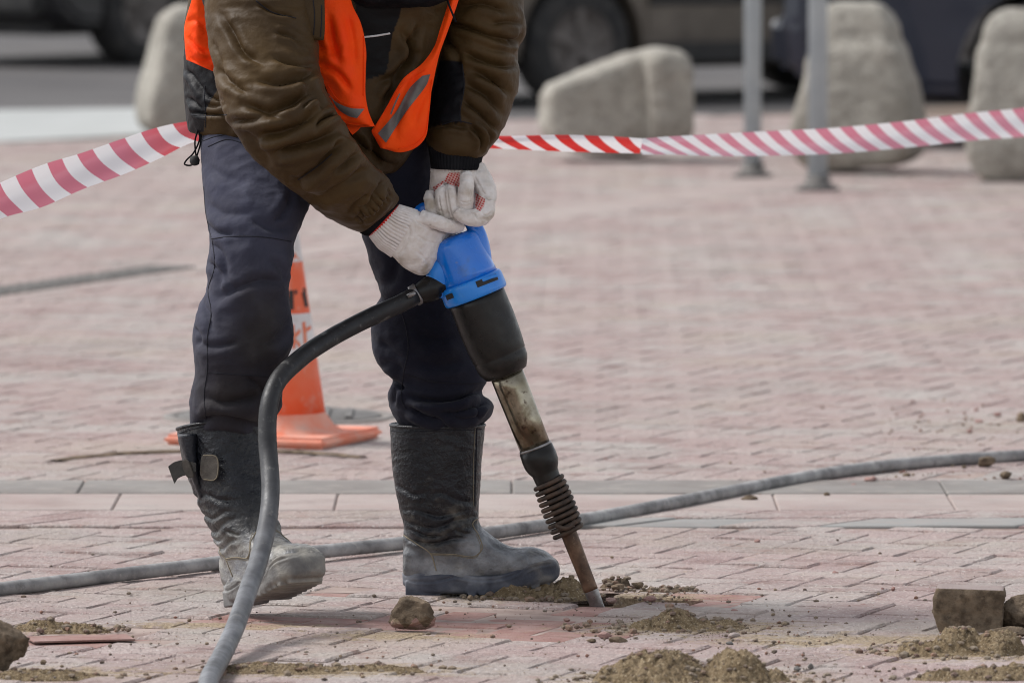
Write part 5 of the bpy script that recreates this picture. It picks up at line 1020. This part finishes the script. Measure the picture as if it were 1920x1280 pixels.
b4_ = bollard([(1007, 238, 1010, 178, .15), (1024, 262, 1026, 158, .19), (1075, 286, 1078, 138, .21), (1140, 292, 1140, 116, .22), (1200, 290, 1200, 100, .22), (1290, 262, 1285, 112, .18)], 'toppled concrete bollard lying on its side behind the tape', 36.7, 9, capb, 7)
# ledges below the bollard heads
def ledge(b, pts, Yc, h, dy):
    v, f = loft([(x, y - h, x, y + h, Yc, dy) for x, y in pts], 14, 16, .4); link('ledge', me_from('ledge', v, f), M['concrete'], b)


# ================================================================== CARS
def build_car(label, wheel_px, wheel_Y, heading, paint, dims=(4.5, 1.78, 1.62), wr=.33, which='fl', suv=False, zb=-.10):
    L_, W_, H_ = dims; wb = L_ * .585; fo = L_ * .19; hw = W_ / 2
    wheel = P(wheel_px, 100, wheel_Y); loc = np.array([wheel[0], wheel[1]])
    fx, fy = math.cos(heading), math.sin(heading); off = {'fl': (wb / 2, hw - .11), 'fr': (wb / 2, -hw + .11), 'rl': (-wb / 2, hw - .11), 'rr': (-wb / 2, -hw + .11)}[which]
    base = np.array([loc[0] - fx * off[0] + fy * off[1], loc[1] - fy * off[0] - fx * off[1], zb])
    e = empty('parked_car', tuple(base), label, 'car', 'cars parked beyond the square', heading); 
    def add(name, v, f, m, par=e, sm=False, bev=None):
        me = bevelled(name, v, f, bev, 2) if bev else me_from(name, v, f); o = bpy.data.objects.new(name, me); C.objects.link(o); me.materials.append(m); o.parent = par
        if sm: me.polygons.foreach_set('use_smooth', [True] * len(me.polygons))
        return o
    xf, xr = wb / 2 + fo, -wb / 2 - (L_ - wb - fo); gc = .20; belt = H_ * .60
    side = [(xr + .03, gc + .14), (xr, .55), (xr + .03, belt - .02), (xr + .12, belt + .05), (-wb / 2 - .2, belt + .07), (.0, belt + .03), (wb / 2 - .15, belt - .01), (xf - .35, belt - .14), (xf - .06, belt - .26), (xf, .58), (xf - .02, gc + .16), (xf - .2, gc + .04), (wb / 2 - .45, gc), (-wb / 2 + .45, gc), (xr + .2, gc + .04)]
    n = len(side); st = [(-1, .90), (-.94, .99), (-.80, 1.0), (.80, 1.0), (.94, .99), (1, .90)]
    v = []; cx_ = (xf + xr) / 2
    for (s_, k_) in st:
        for (x, z) in side: zz = .6 + (z - .6) * (k_ if abs(s_) == 1 else 1); v.append((cx_ + (x - cx_) * (k_ ** .35 if abs(s_) == 1 else 1), s_ * hw, zz))
    f = [(i * n + j, i * n + (j + 1) % n, (i + 1) * n + (j + 1) % n, (i + 1) * n + j) for i in range(len(st) - 1) for j in range(n)] + [tuple(range(n))[::-1], tuple((len(st) - 1) * n + j for j in range(n))]
    bod = add('body', v, f, paint, bev=.03); 
    for wx in (wb / 2, -wb / 2):       # wheel arches cut out
        v, f = lathe((wx, -hw - .2, wr), (0, 1, 0), [(0, wr + .065), (W_ + .4, wr + .065)], 40)
        ct = me_from('cut', v, f); co = bpy.data.objects.new('cut', ct); C.objects.link(co); co.matrix_world = e.matrix_basis; co.parent = e; co.matrix_basis = Matrix.Identity(4)
        bpy.context.view_layer.update(); md = bod.modifiers.new('b', 'BOOLEAN'); md.operation = 'DIFFERENCE'; md.object = co; md.solver = 'EXACT'
        dg = bpy.context.evaluated_depsgraph_get(); nm = bpy.data.meshes.new_from_object(bod.evaluated_get(dg)); bod.modifiers.clear(); old = bod.data; bod.data = nm; bpy.data.objects.remove(co)
    # cabin: glass house and roof
    gb, gt = belt - .02, H_; roofp = [(-wb / 2 - .35 if suv else -wb / 2 - .05, gt - .10), (-wb / 2 - .1 if suv else -wb / 2 + .35, gt), (.25, gt), (.55, gt - .09)]
    A_ = [(xr + .14 if suv else xr + .55, gb), (xr + .35 if suv else -wb / 2 + .12, gt - .08), (.45, gt - .06), (wb / 2 - .22, gb)]
    v = [(x, s_ * (hw - .06 if k_ in (0, 3) else hw - .24), z) for s_ in (-1, 1) for k_, (x, z) in enumerate(A_)]
    add('window_glass', v, [(0, 1, 2, 3), (7, 6, 5, 4), (0, 4, 5, 1), (1, 5, 6, 2), (2, 6, 7, 3), (3, 7, 4, 0)], M['glass'], bev=.03)
    xa, xb = A_[1][0], A_[2][0]; v, f = box(((xa + xb) / 2, 0, gt - .045), (xb - xa + .12, W_ - .44, .06)); add('roof', v, f, paint, bev=.025)
    for s_ in (-1, 1):
        for (xt, xl) in ((A_[1][0], A_[0][0]), (.05, .02), (A_[2][0], A_[3][0])):
            v, f = tube([(xl, s_ * (hw - .055), gb, .035), (xt, s_ * (hw - .235), gt - .05, .03)], 6, 10); add('pillar', v, f, paint, sm=True)
        # doors proud of the body, sill, handles, mirror
        for (x0, x1) in ((-wb / 2 + wr + .09, -.02), (.01, wb / 2 - wr - .09)):
            v, f = box(((x0 + x1) / 2, s_ * (hw + .001), (.36 + belt - .04) / 2 + .0), (x1 - x0, .014, belt - .40)); d_ = add('door', v, f, paint, bev=.006)
            v, f = box((x0 + .16, s_ * (hw + .022), belt - .12), (.16, .03, .03)); add('handle', v, f, M['plastic'], d_, bev=.006)
        v, f = box((0, s_ * (hw + .004), .275), (wb - 2 * wr - .16, .05, .11)); add('sill', v, f, M['plastic'], bev=.012)
        v, f = box((0, s_ * (hw + .014), .56), (wb - 2 * wr - .2, .02, .06)); add('side_moulding', v, f, M['plastic'] if suv else paint, bev=.006)
        v, f = box((wb / 2 - .38, s_ * (hw + .08), belt + .06), (.12, .18, .13)); add('mirror', v, f, paint, bev=.03)
        v, f = box((xf - .10, s_ * (hw - .30), belt - .33), (.18, .42, .15)); add('headlight', v, f, M['lamp'], bev=.03)
        v, f = box((xr + .05, s_ * (hw - .18), belt - .06), (.12, .28, .22)); add('tail_light', v, f, M['taillamp'], bev=.03)
    v, f = box((xf - .03, 0, .42), (.16, W_ - .16, .20)); add('bumper', v, f, M['plastic'] if suv else paint, bev=.04)
    v, f = box((xr + .03, 0, .46), (.16, W_ - .16, .22)); add('bumper', v, f, M['plastic'] if suv else paint, bev=.04)
    v, f = box((xf - .02, 0, .66), (.06, .75, .14)); g_ = add('grille', v, f, M['plastic'], bev=.01)
    for k_ in range(4): v, f = box((xf + .012, 0, .61 + k_ * .033), (.012, .70, .010)); add('grille_bar', v, f, M['bright'], g_)
    v, f = box((xf + .056, 0, .44), (.01, .52, .11)); add('number_plate', v, f, M['plate'])
    v, f = box((xr - .056, 0, .48), (.01, .52, .11)); add('number_plate', v, f, M['plate'])
    v, f = box((0, 0, .26), (L_ - .5, W_ - .34, .14)); add('underbody', v, f, M['plastic'])
    for wx in (wb / 2, -wb / 2):
        for s_ in (-1, 1):
            w_ = empty('wheel', (wx, s_ * (hw - .11), wr)); w_.parent = e
            v, f = lathe((0, -.11, 0), (0, 1, 0), [(.0, wr * .62), (.0, wr * .80), (.012, wr * .95), (.035, wr), (.185, wr), (.208, wr * .95), (.22, wr * .80), (.22, wr * .62)], 48, False); add('tyre', v, f, M['tyre'], w_, True)
            v, f = lathe((0, s_ * .04, 0), (0, s_, 0), [(.0, .02), (.0, wr * .64), (.062, wr * .64), (.066, wr * .60), (.04, wr * .56), (.03, .06), (.05, .05), (.055, .01)], 40, False); rm = add('rim', v, f, M['rim'], w_, True)
            for k_ in range(5):
                a = k_ * 2 * math.pi / 5; R2 = np.array(Matrix.Rotation(a, 3, 'Y')); v, f = box((0, 0, 0), (.055, .03, wr * .56)); v = (v + [0, s_ * .085, wr * .32]) @ R2.T; add('spoke', v, f, M['rim'], rm, bev=.008)
    return e
build_car('dusty brown grey car behind the toppled bollard, its front wheel in view', 1070, 45.3, math.radians(214), M['browncar'], (4.4, 1.76, 1.58), .325, 'fl', True)
build_car('dark navy blue car parked behind the two right-hand concrete bollards', 1962, 37.9, math.radians(-3), M['navycar'], (5.2, 1.86, 1.60), .33, 'rr', zb=0.0)
build_car('black car parked at the far left beyond the asphalt street', 250, 51.8, math.radians(232), M['blackcar'], (4.6, 1.82, 1.66), .35, 'fl', True)
